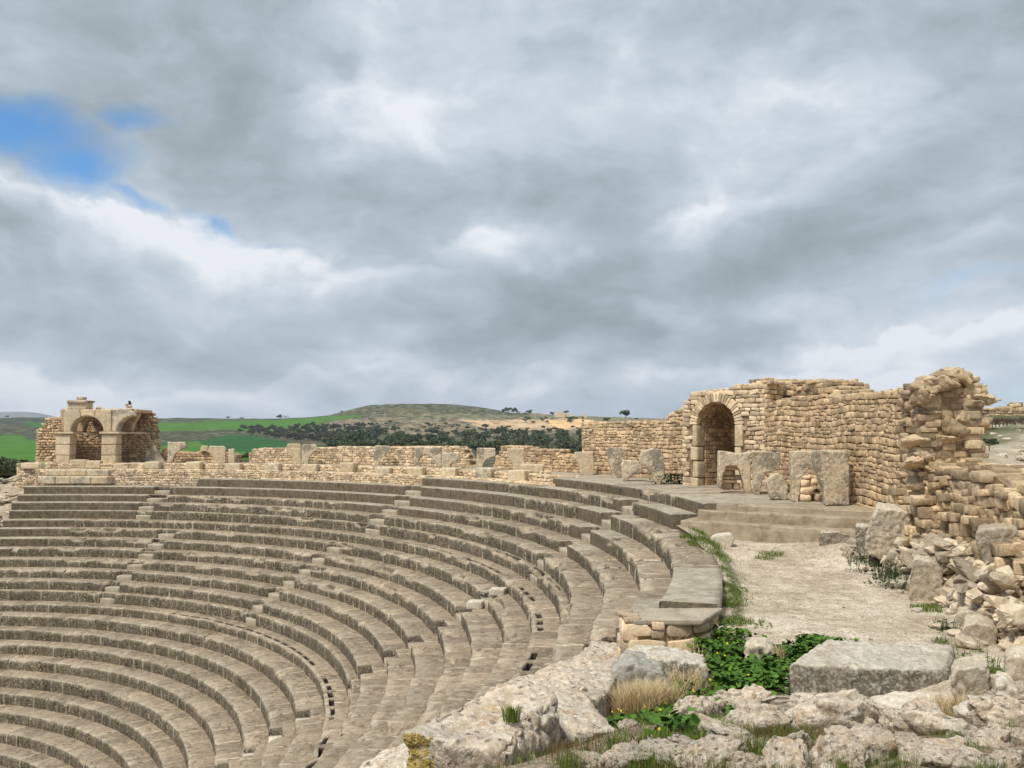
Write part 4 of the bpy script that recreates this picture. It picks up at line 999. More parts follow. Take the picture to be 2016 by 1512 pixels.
fragment('small square stone set on the low wall left of the pale springer', [(395, 888), (396, 878), (409, 878), (409, 889)], 30.7, .4, seed=5, mat='dressed', base=-.98, name='stone_block', cat='stone block', group=None)
fragment('left one of the touching pair of arch springers', [(563, 884), (566, 874), (589, 874), (592, 877), (592, 913), (578, 913)]+arcpts(552, 913, 26, 26, 10, 62, 7), 29.8, .45, seed=6, mat='dressed')
fragment('right one of the touching pair of arch springers', [(594, 913), (593, 880), (597, 874), (621, 874), (626, 883)]+arcpts(632, 913, 26, 28, 105, 172, 7), 29.8, .45, seed=7)
fragment('single arch springer on the long wall, top rounded, midway along it', [(738, 916), (735, 905), (735, 881), (740, 877), (767, 878), (772, 890), (758, 892)]+arcpts(769, 918, 24, 24, 115, 165, 6)+[(745, 919)], 29.9, .45, seed=8)
fragment('small complete arch standing in front of the right end of the long wall', [(815, 906), (819, 882), (828, 880), (869, 881), (870, 925), (862, 925)]+[(857, 912), (853, 904)]+arcpts(838, 907, 13, 12, 20, 170, 8)+[(826, 915), (829, 925), (822, 925)], 29.6, .4, seed=9)
fragment('low arch springer right of the small complete arch', [(870, 921), (871, 891), (903, 892), (907, 907), (895, 908)]+arcpts(907, 925, 24, 20, 120, 165, 5)+[(882, 921)], 29.3, .4, seed=10)
fragment('square-topped arch springer standing at the gap in the wall', [(937, 919), (938, 883), (940, 881), (975, 883), (976, 899)]+arcpts(976, 924, 27, 25, 100, 165, 7)+[(948, 919)], 29.3, .45, seed=11)
fragment('tall squared arch block with a curve on its left, right of the gap', [(997, 893), (998, 882), (1019, 883), (1032, 882), (1032, 926), (1010, 926)]+arcpts(984, 920, 26, 22, -5, 70, 6), 29.5, .45, seed=12, mat='dressed')
fragment('pale arch springer left of the tall ochre wall', [(1129, 902), (1132, 890), (1168, 889), (1169, 924), (1143, 925), (1138, 912)], 29.9, .5, seed=13, mat='dressed')
fragment('weathered upright block leaning by the tall ochre wall, left of the chunk', [(1197, 905), (1195, 884), (1200, 881), (1224, 881), (1233, 893), (1222, 915), (1224, 941), (1206, 939), (1203, 925)], 29.7, .5, seed=14)
fragment('short dark chunk of an arch lying between two upright slabs', [(1222, 915), (1227, 905), (1258, 908), (1269, 928), (1258, 935), (1249, 934), (1240, 940), (1236, 947), (1226, 942)], 29.3, .45, seed=15)
fragment('tall slab with a curved left side nearest the gateway', [(1257, 905), (1262, 889), (1285, 882), (1300, 884), (1308, 900), (1311, 945), (1288, 949), (1284, 935)]+arcpts(1254, 935, 22, 22, 25, 75, 5), 28.9, .4, seed=16)
fragment('whole arch block on the right of the doorway with stones stacked under it', [(1413, 958), (1415, 888), (1440, 890), (1456, 893), (1478, 889), (1481, 970), (1468, 971), (1464, 955), (1459, 935), (1452, 920), (1440, 917), (1430, 920), (1424, 935), (1422, 964)], 29.45, .42, seed=17, voxel=.035)
fragment('large arch springer with a broken pale bulge, right of the whole arch block', [(1484, 973), (1482, 889), (1497, 889), (1534, 890), (1538, 902), (1536, 924), (1520, 930), (1510, 930), (1504, 940), (1499, 958), (1497, 973)], 29.45, .5, seed=18, voxel=.035)
fragment('small dark pointed arch piece lying between the two pairs of arch blocks', [(1508, 950), (1520, 934), (1532, 931), (1542, 936), (1553, 960), (1550, 982), (1540, 982), (1530, 977), (1519, 984), (1513, 972)], 29.3, .35, seed=19, tone=.3)
fragment('large arch springer with dark stained shoulder, left half of the right-hand pair', [(1558, 986), (1557, 889), (1580, 887), (1602, 888), (1604, 923), (1592, 925), (1582, 935), (1577, 955), (1573, 987)], 29.4, .45, seed=20, voxel=.035)
fragment('biggest grey block of the right-hand pair, its left side curved', [(1604, 920), (1602, 892), (1606, 887), (1665, 887), (1673, 892), (1674, 990), (1650, 994), (1625, 993), (1621, 965), (1613, 940)], 29.8, .55, seed=21, voxel=.035, tone=.35, amp=.03)
for gi, (cells, r, nm) in enumerate([([(1440, 922, 20, 7), (1433, 931, 13, 9), (1436, 941, 16, 5), (1438, 948, 16, 6), (1433, 958, 12, 12), (1456, 941, 9, 9), (1453, 958, 8, 12)], 29.7, 'under the whole arch block beside the doorway'), ([(1590, 940, 12, 7), (1588, 952, 11, 14), (1591, 966, 15, 14), (1589, 981, 13, 14), (1606, 950, 8, 12), (1614, 981, 7, 14)], 29.9, 'under the right-hand pair of arch blocks')]):
    pl = ['topmost stone', 'second stone from the top', 'thin third stone', 'fourth stone', 'bottom left stone', 'upper right stone', 'bottom right stone'] if gi == 0 else ['topmost flat stone', 'pale second stone', 'wide third stone', 'bottom stone', 'upper right stone', 'small bottom right stone']
    for j, (u, v, hw, h) in enumerate(cells):
        p = on_plane(u, 971 if gi == 0 else 989, -1.66); q = at_dist(u, v, p[1]); w = 2*hw/FPX*p[1]*.95; hh = h*1.15/FPX*p[1]
        T, F = cube_grid(4); T = rounded(T, 4.5); T = T/np.abs(T).max(); T = T+.12*np.stack([vnoise(T*1.5+j*7+gi*3, a) for a in range(3)], 1)
        me = raw_mesh('stacked_stone', T*np.array([w/2, .2, hh/2]), F, True, {'tone': np.full(len(T), random.random())}, [M['masonry_pale']])
        tag(obj('stacked_stone', me, None, loc=(q[0], q[1]+.25, q[2])), pl[j]+' of the stack '+nm, 'stone', 'stones stacked '+nm)

# ------------------------------------------------------------------ arched pavilion at the far side
pav = thing('arched_pavilion', 'ruined pavilion with two pale piers carrying round arches, far left above the seats', 'pavilion', (0, 0, 0))
YP = 48.6
def pv(u, v, y=YP): q = at_dist(u, v, y); return q[0], q[2]
def pbox(name, u0, u1, v0, v1, y0, y1, mat='dressed', seed=0, parent=pav, tone=None, ymap=None, amp=.012):
    x0, z1 = pv(u0, v0, ymap or y0); x1, z0 = pv(u1, v1, ymap or y0)
    V, F = box_vf(x0, x1, y0, y1, z0, z1); co, Fo = weathered(V, F, .05, amp, 3, seed=seed, smooth_iter=1)
    return local_obj(name, co, Fo, mat, parent, tone if tone is not None else .3+.5*random.random())
for pi, (u0, u1) in enumerate(((110, 137.5), (200, 229))):
    pr = thing('pier', None, None); del_ = pr; pr.parent = pav
    for j, (v0, v1) in enumerate(((855.5, 875), (875.5, 896), (896.5, 918))):
        o = pbox('pier_block', u0-(.6*j), u1-(.6*j), v0, v1, YP, YP+.75, seed=500+pi*9+j, parent=pr, amp=.008, tone=(.75, .8, .55)[j] if pi == 0 else (.5, .35, .5)[j])
    pbox('impost', u0-5, u1+6, 850, 855, YP-.1, YP+.9, seed=520+pi, parent=pr, tone=.6, amp=.006)
def beam(name, poly, y0, y1, mat, tone, seed, voxel=.045, amp=.010):
    P = [pv(u, v, y0) for u, v in poly]; n = len(P)
    V = [(x, y0, z) for x, z in P]+[(x, y1, z) for x, z in P]
    F = [list(range(n)), [n+i for i in range(n)][::-1]]+[[i, n+i, n+(i+1) % n, (i+1) % n] for i in range(n)]
    me = bpy.data.meshes.new('t'); me.from_pydata(V, [], F); bm = bmesh.new(); bm.from_mesh(me); bmesh.ops.triangulate(bm, faces=[f for f in bm.faces if len(f.verts) > 4]); V2 = [v.co[:] for v in bm.verts]; F2 = [[v.index for v in f.verts] for f in bm.faces]; bm.free(); bpy.data.meshes.remove(me)
    co, Fo = weathered(V2, F2, voxel, amp, 3, seed=seed, smooth_iter=1); return local_obj(name, co, Fo, mat, pav, tone)
A1 = lambda a: (171+32.5*math.cos(math.radians(a)), 850.5-31.5*math.sin(math.radians(a)))
A2 = lambda a: (261+32.5*math.cos(math.radians(a)), 850.5-31.5*math.sin(math.radians(a)))
beam('arch_stone', [(125, 850.5), (126, 812), (130, 806), (155.5, 806)]+[A1(a) for a in np.linspace(112, 180, 8)], YP+.03, YP+.75, 'dressed', .45, 540)
beam('keystone', [(156.5, 806), (187, 806), A1(64), A1(76), A1(90), A1(104), A1(111)], YP+.01, YP+.75, 'dressed', .85, 541)
beam('arch_stone', [(188, 806), (219, 806), (219.5, 850.5)]+[A1(a) for a in np.linspace(0, 63, 8)], YP+.03, YP+.75, 'dressed', .5, 542)
beam('arch_stone', [(220.5, 806), (248, 806), (257, 812), (261, 819)]+[A2(a) for a in np.linspace(92, 180, 9)]+[(220.5, 850.5)], YP+.03, YP+.75, 'fragment', .6, 543)
# cornice block and bits on top
pbox('cornice_block', 132, 169, 793, 806, YP+.1, YP+.9, seed=550, tone=.45)
beam('cornice_moulding', [(131, 793), (131, 788), (134, 787), (172, 788), (170, 792), (167, 793)], YP, YP+1.0, 'fragment', .35, 551)
lb = lambda o, l, c: tag(o, l, c)
o = pbox('top_stone', 150, 164, 781, 787, YP+.3, YP+.8, seed=552, parent=None); lb(o, 'small flat stone on top of the cornice of the pavilion', 'stone')
mbp = lambda *a, **k: None
# walls: left, back, right
def pwall(x0, y0, x1, y1, zb, ztop, seed, part, mat='masonry', thick=.6, **kw):
    P = Path([(x0, y0), (x1, y1)], 1)
    if P.ny[0] > 0 and abs(P.ny[0]) > .3: P = Path([(x0, y0), (x1, y1)], -1)
    elif abs(P.ny[0]) <= .3 and P.nx[0]*(kw.pop('face', 1)) < 0: P = Path([(x0, y0), (x1, y1)], -1)
    kw.pop('face', None)
    coursed_wall(None, None, P, const(zb), ztop, thick=thick, ch=.155, ln=.30, dep=.17, seed=seed, parent=pav, part_names=(part, part+'_core'), mat=mat, **kw)
zv = lambda v, y: at_dist(200, v, y)[2]
xl, xr = pv(74, 850, 50.0)[0], pv(127, 850, 50.0)[0]
pwall(xl, 50.0, xr, 50.0, -1.7, lambda s: np.interp(s, [0, .12, .35, .36, .5, 2], [zv(846, 50), zv(846, 50), zv(838, 50), zv(832, 50), zv(822, 50), zv(821, 50)]), 81, 'left_wall', n=2)
xb0, xb1 = pv(120, 850, 51.4)[0], pv(306, 850, 51.4)[0]; LB = xb1-xb0
pwall(xb0, 51.4, xb1, 51.4, -1.7, lambda s: np.interp(s, [0, LB*.74, LB*.8, LB*.9, LB*.955, LB*.956, LB*.985, LB], [zv(806, 51.4), zv(805, 51.4), zv(809, 51.4), zv(812, 51.4), zv(815, 51.4), zv(824, 51.4), zv(835, 51.4), zv(865, 51.4)]), 82, 'back_wall', n=2)
# rubble vault haunch between the front arches and the back wall, with inner arch
beam('inner_arch', [(120, 849), (121, 806), (268, 806), (274, 815), (268, 826)]+[(281-22*math.cos(math.radians(a)), 850-29*math.sin(math.radians(a))) for a in np.linspace(60, 0, 6)]+[(226, 850), (203, 850)]+[(185+20*math.cos(math.radians(a)), 850-28*math.sin(math.radians(a))) for a in np.linspace(0, 180, 11)]+[(140, 850)], YP+1.35, YP+1.75, 'masonry', .35, 560, amp=.02)
pbox('vault_top', 126, 258, 805, 812, YP+.72, YP+2.9, 'masonry', seed=561, tone=.5, ymap=YP)
pbox('impost_moulding', 142, 178, 850.5, 854, YP+.6, YP+2.3, seed=562, tone=.5, ymap=YP+.6)
pbox('impost_moulding', 236, 264, 850.5, 854, YP+.6, YP+2.3, seed=563, tone=.5, ymap=YP+.6)
# parapet blocks and the two steps in front
for i, (a, b, v0, v1, t_) in enumerate([(41, 77, 911, 923.5, .85), (77.5, 107, 909, 925, .4), (137, 168, 905, 923, .35), (168.5, 197, 907, 923, .55), (225, 252, 912, 928, .5), (253, 281, 911, 928, .6), (107.5, 133, 918.5, 924, .8), (198, 223, 919, 924, .5)]):
    pbox('parapet_block', a, b, v0, v1, 48.38, 48.95, seed=570+i, tone=t_, ymap=48.4)
for i, (a, b, v0, v1) in enumerate([(88, 130, 924.5, 937), (130.5, 169, 924.5, 937), (169.5, 213, 925, 937.5), (74, 108, 938, 953), (108.5, 138, 938, 953), (138.5, 178, 938, 953), (178.5, 211, 938, 953)]):
    y = 46.98 if i < 3 else 46.55
    pbox('base_step_block', a, b, v0, v1, y, y+1.0, seed=590+i, ymap=y, mat='dressed' if i in (0, 1, 4, 6) else 'fragment', tone=.45)
# dressed masonry foot left of the seats
pf = Path([(pv(34, 930, 48.6)[0], 48.6), (pv(80, 930, 48.6)[0], 48.6)], -1)
if pf.ny[0] > 0: pf = Path([(pv(34, 930, 48.6)[0], 48.6), (pv(80, 930, 48.6)[0], 48.6)], 1)
coursed_wall(None, None, pf, const(-4.4), const(-1.66), thick=.9, ch=.125, ln=.24, dep=.15, seed=84, parent=pav, part_names=('foot_wall', 'foot_wall_core'), mat='masonry_pale')
# small stones on the wall head and the bird
def small_rock(label, p, dims, seed, mat='masonry', name='loose_stone', cat='stone', voxel=.03, n=16, group=None, rot=0, pit=0, amp=.012, boxy=.55, tone=.55):
    V, F = hull_vf(rand_hull(np.random.default_rng(seed), dims, n, boxy)); co, Fo = weathered(V, F, voxel, amp, 5, pit=pit, seed=seed)
    return tag(obj(name, raw_mesh(name, co, Fo, True, {'tone': np.full(len(co), tone)}, [M[mat]]), None, loc=p, rot=(0, 0, rot)), label, cat, group)
x, z = pv(194, 804, 49.3); small_rock('white stone lying on the flat top of the pavilion', (x, 49.3, z), (.34, .3, .2), 601, 'white')
x, z = pv(253, 801, 49.2); small_rock('lower flat stone of the little pile under the black bird', (x, 49.2, z), (.55, .4, .17), 602)
x, z = pv(250, 796.5, 49.2); small_rock('upper stone of the little pile left of the black bird', (x, 49.2, z), (.30, .3, .16), 603)
def bird():
    x, z = pv(255.5, 799, 49.2)
    c = [((0, 0, .02), .03), ((.0, 0, .09), .062), ((-.01, 0, .15), .055), ((-.035, 0, .195), .038), ((-.075, 0, .195), .012)]
    me = bpy.data.meshes.new('body'); 
    V = []; F = []; nseg = 10
    for i, ((a, b, h), r) in enumerate(c):
        for j in range(nseg):
            t = 2*math.pi*j/nseg; V.append((a+r*math.cos(t), b+r*math.sin(t)*.9, h))
    for i in range(len(c)-1):
        for j in range(nseg): F.append((i*nseg+j, i*nseg+(j+1) % nseg, (i+1)*nseg+(j+1) % nseg, (i+1)*nseg+j))
    F.append(tuple(range(nseg))[::-1]); F.append(tuple((len(c)-1)*nseg+j for j in range(nseg)))
    k0 = len(V); V += [(.03, -.03, .12), (.03, .03, .12), (.085, .015, -.03), (.085, -.015, -.03), (.05, 0, .02)]; F += [(k0, k0+1, k0+2, k0+3), (k0, k0+3, k0+4), (k0+1, k0+4, k0+2), (k0+3, k0+2, k0+4)]
    o = obj('bird', raw_mesh('bird', V, F, True, {'tone': np.full(len(V), .3)}, [M['feather']]), None, loc=(x, 49.2, z+.03)); o.scale = (1.35, 1.35, 1.35)
    tag(o, 'small black bird perched on the top right of the pavilion', 'bird')
bird()

# ------------------------------------------------------------------ near ground
def gz(x, y):
    x = np.asarray(x, float); y = np.asarray(y, float)
    r = np.hypot(x-CX, y-CY); th = np.degrees(np.arctan2(y-CY, x-CX)); D = np.hypot(x, y)
    z = -2.52-.10*sstep(2, -12, th)+0*r
    z = z+.22*sstep(27.8, 27.1, r)*sstep(-16, -8, th)+.12*sstep(-9, -2, th)
    # mound of bedrock under the photographer
    z = z+.95*sstep(8.8, 4.2, y+.15*np.abs(x-1))*sstep(26.2, 28.0, r)
    z = z+.20*sstep(5.6, 7.4, x)*sstep(16.2, 18.2, y)
    z = z+.30*sstep(9.8, 8.2, y)*sstep(3.4, 4.6, x)
    # rubble rising to the wall
    z = z+sstep(0, 1.6, r-30.5-.25*np.sin(th*.6))*.75*sstep(1, -3, th)
    z = z+sstep(1.8, 4, r-30.6)*.9*sstep(1, -3, th)
    # bank that falls away past the ends of the seats
    fall = np.clip(26.9-r, 0, 6)
    z = z-fall*.60*np.maximum(sstep(-17, -24, th), sstep(-13, -15.2, th)*sstep(26.3, 25.6, r))
    return z
def on_ground(u, v):
    z = -2.5
    for _ in range(12): p = on_plane(u, v, z); z = .5*z+.5*float(gz(p[0], p[1]))
    return on_plane(u, v, z)
def ground_sheet():
    xs = np.arange(-7, 16, .075); ys = np.arange(-6, 24, .075); X, Y = np.meshgrid(xs, ys, indexing='ij'); n, m = X.shape
    P = np.stack([X.ravel(), Y.ravel()], 1); Z = gz(P[:, 0], P[:, 1])
    r = np.hypot(P[:, 0]-CX, P[:, 1]-CY); th = np.degrees(np.arctan2(P[:, 1]-CY, P[:, 0]-CX))
    Q = np.stack([P[:, 0], P[:, 1], 0*P[:, 0]], 1)
    rough = .3+1.2*sstep(8.8, 7, P[:, 1])+1.0*sstep(30.2, 31, r)
    Z = Z+fbm(Q*1.1, 4, 3)*.045*rough+fbm(Q*5, 3, 4)*.018*rough
    veg = veg_mask(P[:, 0], P[:, 1])
    soil = np.maximum(sstep(8.6, 6.5, P[:, 1]), sstep(30.3, 31.2, r))
    ok = ~((r < 26.95) & (th > np.where(r > 25.5, -18.5, np.where(r > 22.6, -14.5, -21.5)))) & ~((r < 31.5) & (th > 1.2)) 
    okg = ok.reshape(n, m); i, j = np.meshgrid(np.arange(n-1), np.arange(m-1), indexing='ij')
    f = okg[:-1, :-1] & okg[1:, :-1] & okg[:-1, 1:] & okg[1:, 1:]
    i = i[f]; j = j[f]; F = np.stack([i*m+j, (i+1)*m+j, (i+1)*m+j+1, i*m+j+1], 1)
    me = raw_mesh('ground', np.stack([P[:, 0], P[:, 1], Z], 1), F, True, {'veg': veg, 'soil': soil}, [M['ground']])
    tag(obj('ground', me), None, None, kind='structure')
def seg_d(x, y, a, b):
    a = np.array(a); b = np.array(b); d = b-a; t = np.clip(((x-a[0])*d[0]+(y-a[1])*d[1])/(d@d), 0, 1); return np.hypot(x-a[0]-t*d[0], y-a[1]-t*d[1])
def gp_(u, v, z=-2.6): q = on_plane(u, v, z); return (q[0], q[1])
# patches of greenery on the ground: (u, v, radius, strength)
VEG = [(1430, 1300, .9, 1.0), (1500, 1310, .8, 1.), (1560, 1290, .6, 1.), (1450, 1370, .7, 1.), (1380, 1400, .7, .9), (1300, 1430, .6, .9), (1250, 1440, .5, .8), (1430, 1150, .45, .8), (1440, 1190, .4, .8), (1440, 1225, .4, .6), (1405, 1090, .4, .7), (1380, 1060, .6, .8), (1440, 1052, .5, .7), (1540, 1052, .5, .6), (1520, 1095, .4, .5), (1600, 1055, .5, .6), (1760, 1110, .7, .8), (1710, 1100, .6, .7), (1800, 1150, .6, .8), (1850, 1190, .5, .7), (1680, 1080, .5, .6), (1870, 1240, .35, .9), (1940, 1320, .5, .9), (1850, 1265, .2, .7), (1640, 1290, .4, .6), (1520, 1360, .5, .8), (1880, 1400, .3, .6), (1960, 1390, .3, .6)]
def veg_mask(x, y):
    m = np.zeros(np.shape(x))
    for (u, v, r, s) in VEG:
        p = on_ground(u, v); m = np.maximum(m, s*np.exp(-((x-p[0])**2+(y-p[1])**2)/(r*.8)**2))
    r = np.hypot(x-CX, y-CY); th = np.degrees(np.arctan2(y-CY, x-CX))
    m = np.maximum(m, .62*np.exp(-((r-27.35)/.22)**2)*(th < 3)*(th > -17))
    return m
ground_sheet()

# ------------------------------------------------------------------ blocks and boulders
def rock_px(label, poly_front, v_base, zb, depth, mat='boulder', seed=0, name='boulder', cat='boulder', voxel=.035, amp=.03, pit=.02, top_back=0., tone=.5, scale=2.5, group=None, pscale=9, back_shift=(0, 0), top_slope=0., y=None):
    """block whose front outline was read off the photograph and given its own distance and depth"""
    um = sum(p[0] for p in poly_front)/len(poly_front)
    if y is None: pg = on_ground(um, v_base-2); y = pg[1]; zb = float(pg[2])
    P = []
    for u, v in poly_front:
        q = at_dist(u, v, y); P.append((q[0], q[2] if v < v_base-8 else zb-.25))
    n = len(P); V = [(x, y, z) for x, z in P]; zmin = min(z for x, z in P); xm = sum(x for x, z in P)/n
    for x, z in P: V.append((xm+(x-xm)*.92+xm/y*depth+back_shift[0], y+depth+back_shift[1], max(z+top_slope, zmin) if z > zb else z))
    F = [list(range(n)), [n+i for i in range(n)][::-1]]+[[i, n+i, n+(i+1) % n, (i+1) % n] for i in range(n)]
    me = bpy.data.meshes.new('t'); me.from_pydata(V, [], F); bm = bmesh.new(); bm.from_mesh(me); bmesh.ops.triangulate(bm, faces=bm.faces); V2 = [v.co[:] for v in bm.verts]; F2 = [[v.index for v in f.verts] for f in bm.faces]; bm.free(); bpy.data.meshes.remove(me)
    co, Fo = weathered(V2, F2, voxel, amp, scale, pit=pit, pscale=pscale, seed=seed, smooth_iter=3)
    return tag(local_obj(name, co, Fo, mat, tone=tone), label, cat, group)
# by the far end of the path
rock_px('small pale boulder in the weeds below the three steps', [(1399, 1075), (1399, 1057), (1412, 1053), (1440, 1051), (1447, 1058), (1445, 1068), (1430, 1077)], 1077, -2.5, .35, 'white', 1, voxel=.03, amp=.02, pit=.008)
rock_px('low grey squared block lying in the grass below the steps', [(1610, 1072), (1612, 1048), (1650, 1046), (1674, 1052), (1676, 1072)], 1073, -2.5, .5, 'slab', 2, name='stone_block', cat='stone block')
rock_px('narrow upright slab propped on the left side of the great pointed boulder', [(1685, 1090), (1683, 1036), (1688, 1033), (1714, 1035), (1714, 1092)], 1092, -2.5, .5, 'slab', 3, name='stone_slab', cat='stone slab', tone=.8)
rock_px('great pointed boulder with a pitted face leaning against the ruined wall', [(1700, 1085), (1702, 1060), (1716, 1020), (1726, 998), (1740, 1000), (1775, 1003), (1790, 1006), (1800, 1030), (1814, 1075), (1816, 1084), (1790, 1090), (1768, 1092), (1748, 1118), (1730, 1100), (1712, 1097)], 1122, -2.52, .8, 'boulder', 4, amp=.05, pit=.03, scale=1.8, tone=.75)
rock_px('flat-topped block lying between the pointed boulder and the round upright one', [(1744, 1100), (1750, 1086), (1800, 1088), (1822, 1096), (1818, 1128), (1790, 1134), (1760, 1118)], 1134, -2.5, .7, 'boulder', 5, name='stone_block', cat='stone block')
rock_px('upright rounded block with fluted top at the right edge of the path', [(1786, 1170), (1784, 1150), (1793, 1130), (1796, 1104), (1802, 1098), (1836, 1103), (1858, 1122), (1859, 1150), (1859, 1184), (1830, 1186), (1800, 1180)], 1186, -2.55, .55, 'boulder', 6, amp=.03, tone=.6)
rock_px('pale wedge-shaped slab standing behind the round upright block', [(1834, 1110), (1836, 1080), (1866, 1070), (1874, 1074), (1870, 1110), (1860, 1125)], 1125, -2.35, .4, 'slab', 7, name='stone_slab', cat='stone slab', tone=.75)
rock_px('small round stone perched between the flat-topped block and the wedge-shaped slab', [(1816, 1098), (1817, 1084), (1824, 1078), (1834, 1082), (1836, 1096)], 1099, -2.1, .3, 'white', 8, voxel=.025, amp=.01, pit=.004, name='loose_stone', cat='stone')
rock_px('white stone in the weeds at the foot of the great pointed boulder', [(1707, 1106), (1708, 1092), (1716, 1088), (1728, 1092), (1732, 1102), (1722, 1108)], 1110, -2.52, .25, 'white', 9, voxel=.025, amp=.01, pit=.004, name='loose_stone', cat='stone')
rock_px('huge dark overhanging boulder set in the rubble at the right edge', [(1916, 1062), (1919, 1042), (1960, 1038), (2030, 1040), (2050, 1060), (2040, 1092), (1990, 1098), (1950, 1102), (1925, 1085)], 1104, -1.9, .9, 'boulder', 10, amp=.05, scale=1.6, tone=.25, y=12.5)
# rocks right of the path
for i, (lab, poly, vb, z, d) in enumerate([
    ('long rounded stone at the corner of the path below the upright block', [(1880, 1226), (1882, 1208), (1905, 1203), (1935, 1210), (1962, 1222), (1960, 1232), (1900, 1232)], 1234, -2.5, .5),
    ('flat pale stone just below the upright block', [(1868, 1200), (1870, 1192), (1885, 1189), (1904, 1196), (1900, 1202)], 1204, -2.5, .3),
    ('smooth oval stone right of the upright block', [(1860, 1182), (1862, 1170), (1880, 1167), (1900, 1172), (1898, 1186), (1880, 1190)], 1190, -2.5, .35),
    ('broad low boulder with a hollow, beside the bend of the path', [(1892, 1250), (1895, 1232), (1920, 1226), (1950, 1232), (1965, 1240), (1960, 1262), (1925, 1268), (1900, 1262)], 1268, -2.45, .6),
    ('pale jagged stone right of the hollow boulder', [(1930, 1218), (1936, 1208), (1955, 1210), (1962, 1226), (1945, 1228)], 1228, -2.2, .3),
    ('two-toned rounded stone in the rubble above the path corner', [(1932, 1212), (1934, 1192), (1950, 1186), (1975, 1190), (1984, 1208), (1975, 1216), (1950, 1214)], 1216, -2.1, .4),
    ('leaning grey triangular stone near the right edge of the photo', [(1986, 1190), (1992, 1170), (2003, 1164), (2012, 1180), (2016, 1196), (2000, 1192)], 1196, -2.0, .3)]):
    rock_px(lab, poly, vb, z, d, ['boulder', 'white', 'boulder', 'boulder', 'white', 'rock', 'slab'][i], 20+i, name='boulder' if i in (0, 3) else 'loose_stone', cat='boulder' if i in (0, 3) else 'stone', voxel=.03, amp=.025, pit=.012)
# stub wall with cement capping at the near end of the seats
def stub():
    t = thing('stub_wall', 'short mortared stone wall with a cement slab top at the near end of the seats', 'low wall')
    y = on_ground(1320, 1292)[1]
    def X(u, v=1260): return at_dist(u, v, y)[0]
    def Zz(v, u=1320): return at_dist(u, v, y)[2]
    x0, x1 = X(1240), X(1385); z0, z1 = Zz(1300), Zz(1228)
    P = Path([(x0, y), (x1, y+.02), (x1+.09, y+.25), (x1+.34, y+.75)], -1)
    if P.ny[0] > 0: P = Path([(x0, y), (x1, y+.02), (x1+.09, y+.25), (x1+.34, y+.75)], 1)
    coursed_wall(None, None, P, const(z0-.1), const(z1+.045), thick=.5, ch=.19, ln=.34, dep=.14, seed=91, parent=t, part_names=('stone_facing', 'mortar_core'), mat='masonry_pale', n=4, back=False, caps=False, ends=(True, False), proud=.0, fill=.80)
    V = np.array([(x0, y+.0, z1), (x1, y+.0, z1), (x1+.42, y+.72, z1), (x0+.30, y+.72, z1)]); V = np.vstack([V+[0, 0, -.03], V+[0, 0, .05]])
    F = [[0, 3, 2, 1], [4, 5, 6, 7], [0, 1, 5, 4], [1, 2, 6, 5], [2, 3, 7, 6], [3, 0, 4, 7]]
    co, Fo = weathered(V, F, .025, .012, 5, seed=92, smooth_iter=1); o = local_obj('cement_top', co, Fo, 'pave', t)
stub()
# big blocks in the foreground
rock_px('rough stone lying in the leafy plants in front of the stub wall', [(1464, 1300), (1463, 1280), (1475, 1271), (1505, 1269), (1527, 1278), (1531, 1298)], 1304, -2.6, .45, 'boulder', 30, voxel=.025, amp=.02, tone=.6)
rock_px('long dressed grey slab block lying across the foreground', [(1553, 1372), (1549, 1310), (1560, 1306), (1700, 1314), (1790, 1316), (1858, 1318), (1868, 1330), (1869, 1382)], 1385, -2.34, 1.05, 'slab', 31, name='stone_block', cat='stone block', voxel=.028, amp=.022, back_shift=(.25, 0), pit=.015)
rock_px('squared boulder beside the right end of the long slab block', [(1872, 1372), (1869, 1328), (1885, 1318), (1946, 1310), (1952, 1350), (1944, 1372), (1910, 1378)], 1380, -2.3, .5, 'boulder', 32, voxel=.025, amp=.025)
rock_px('lichened boulder at the right edge beside the squared one', [(1976, 1345), (1974, 1300), (1990, 1290), (2040, 1292), (2060, 1330), (2030, 1360)], 1362, -2.2, .5, 'boulder', 33, voxel=.03, amp=.03, tone=.7)
rock_px('small pale pointed stone right of the squared boulder', [(1960, 1372), (1960, 1345), (1975, 1342), (2010, 1366), (2012, 1378), (1980, 1382)], 1382, -2.2, .4, 'white', 34, voxel=.02, amp=.015)
rock_px('fine-grained grey boulder rising out of the dry grass', [(1190, 1360), (1200, 1325), (1222, 1308), (1245, 1306), (1290, 1320), (1312, 1324), (1318, 1345), (1330, 1358), (1300, 1372), (1230, 1372)], 1375, -2.35, .6, 'greyrock', 35, amp=.035, voxel=.025, scale=2)
rock_px('long pale slab behind the grey boulder in the dry grass', [(1215, 1312), (1230, 1294), (1290, 1292), (1350, 1300), (1395, 1310), (1400, 1330), (1385, 1345), (1330, 1345), (1250, 1335)], 1350, -2.5, .55, 'slab', 36, voxel=.03, amp=.03, tone=.8, name='stone_slab', cat='stone slab')

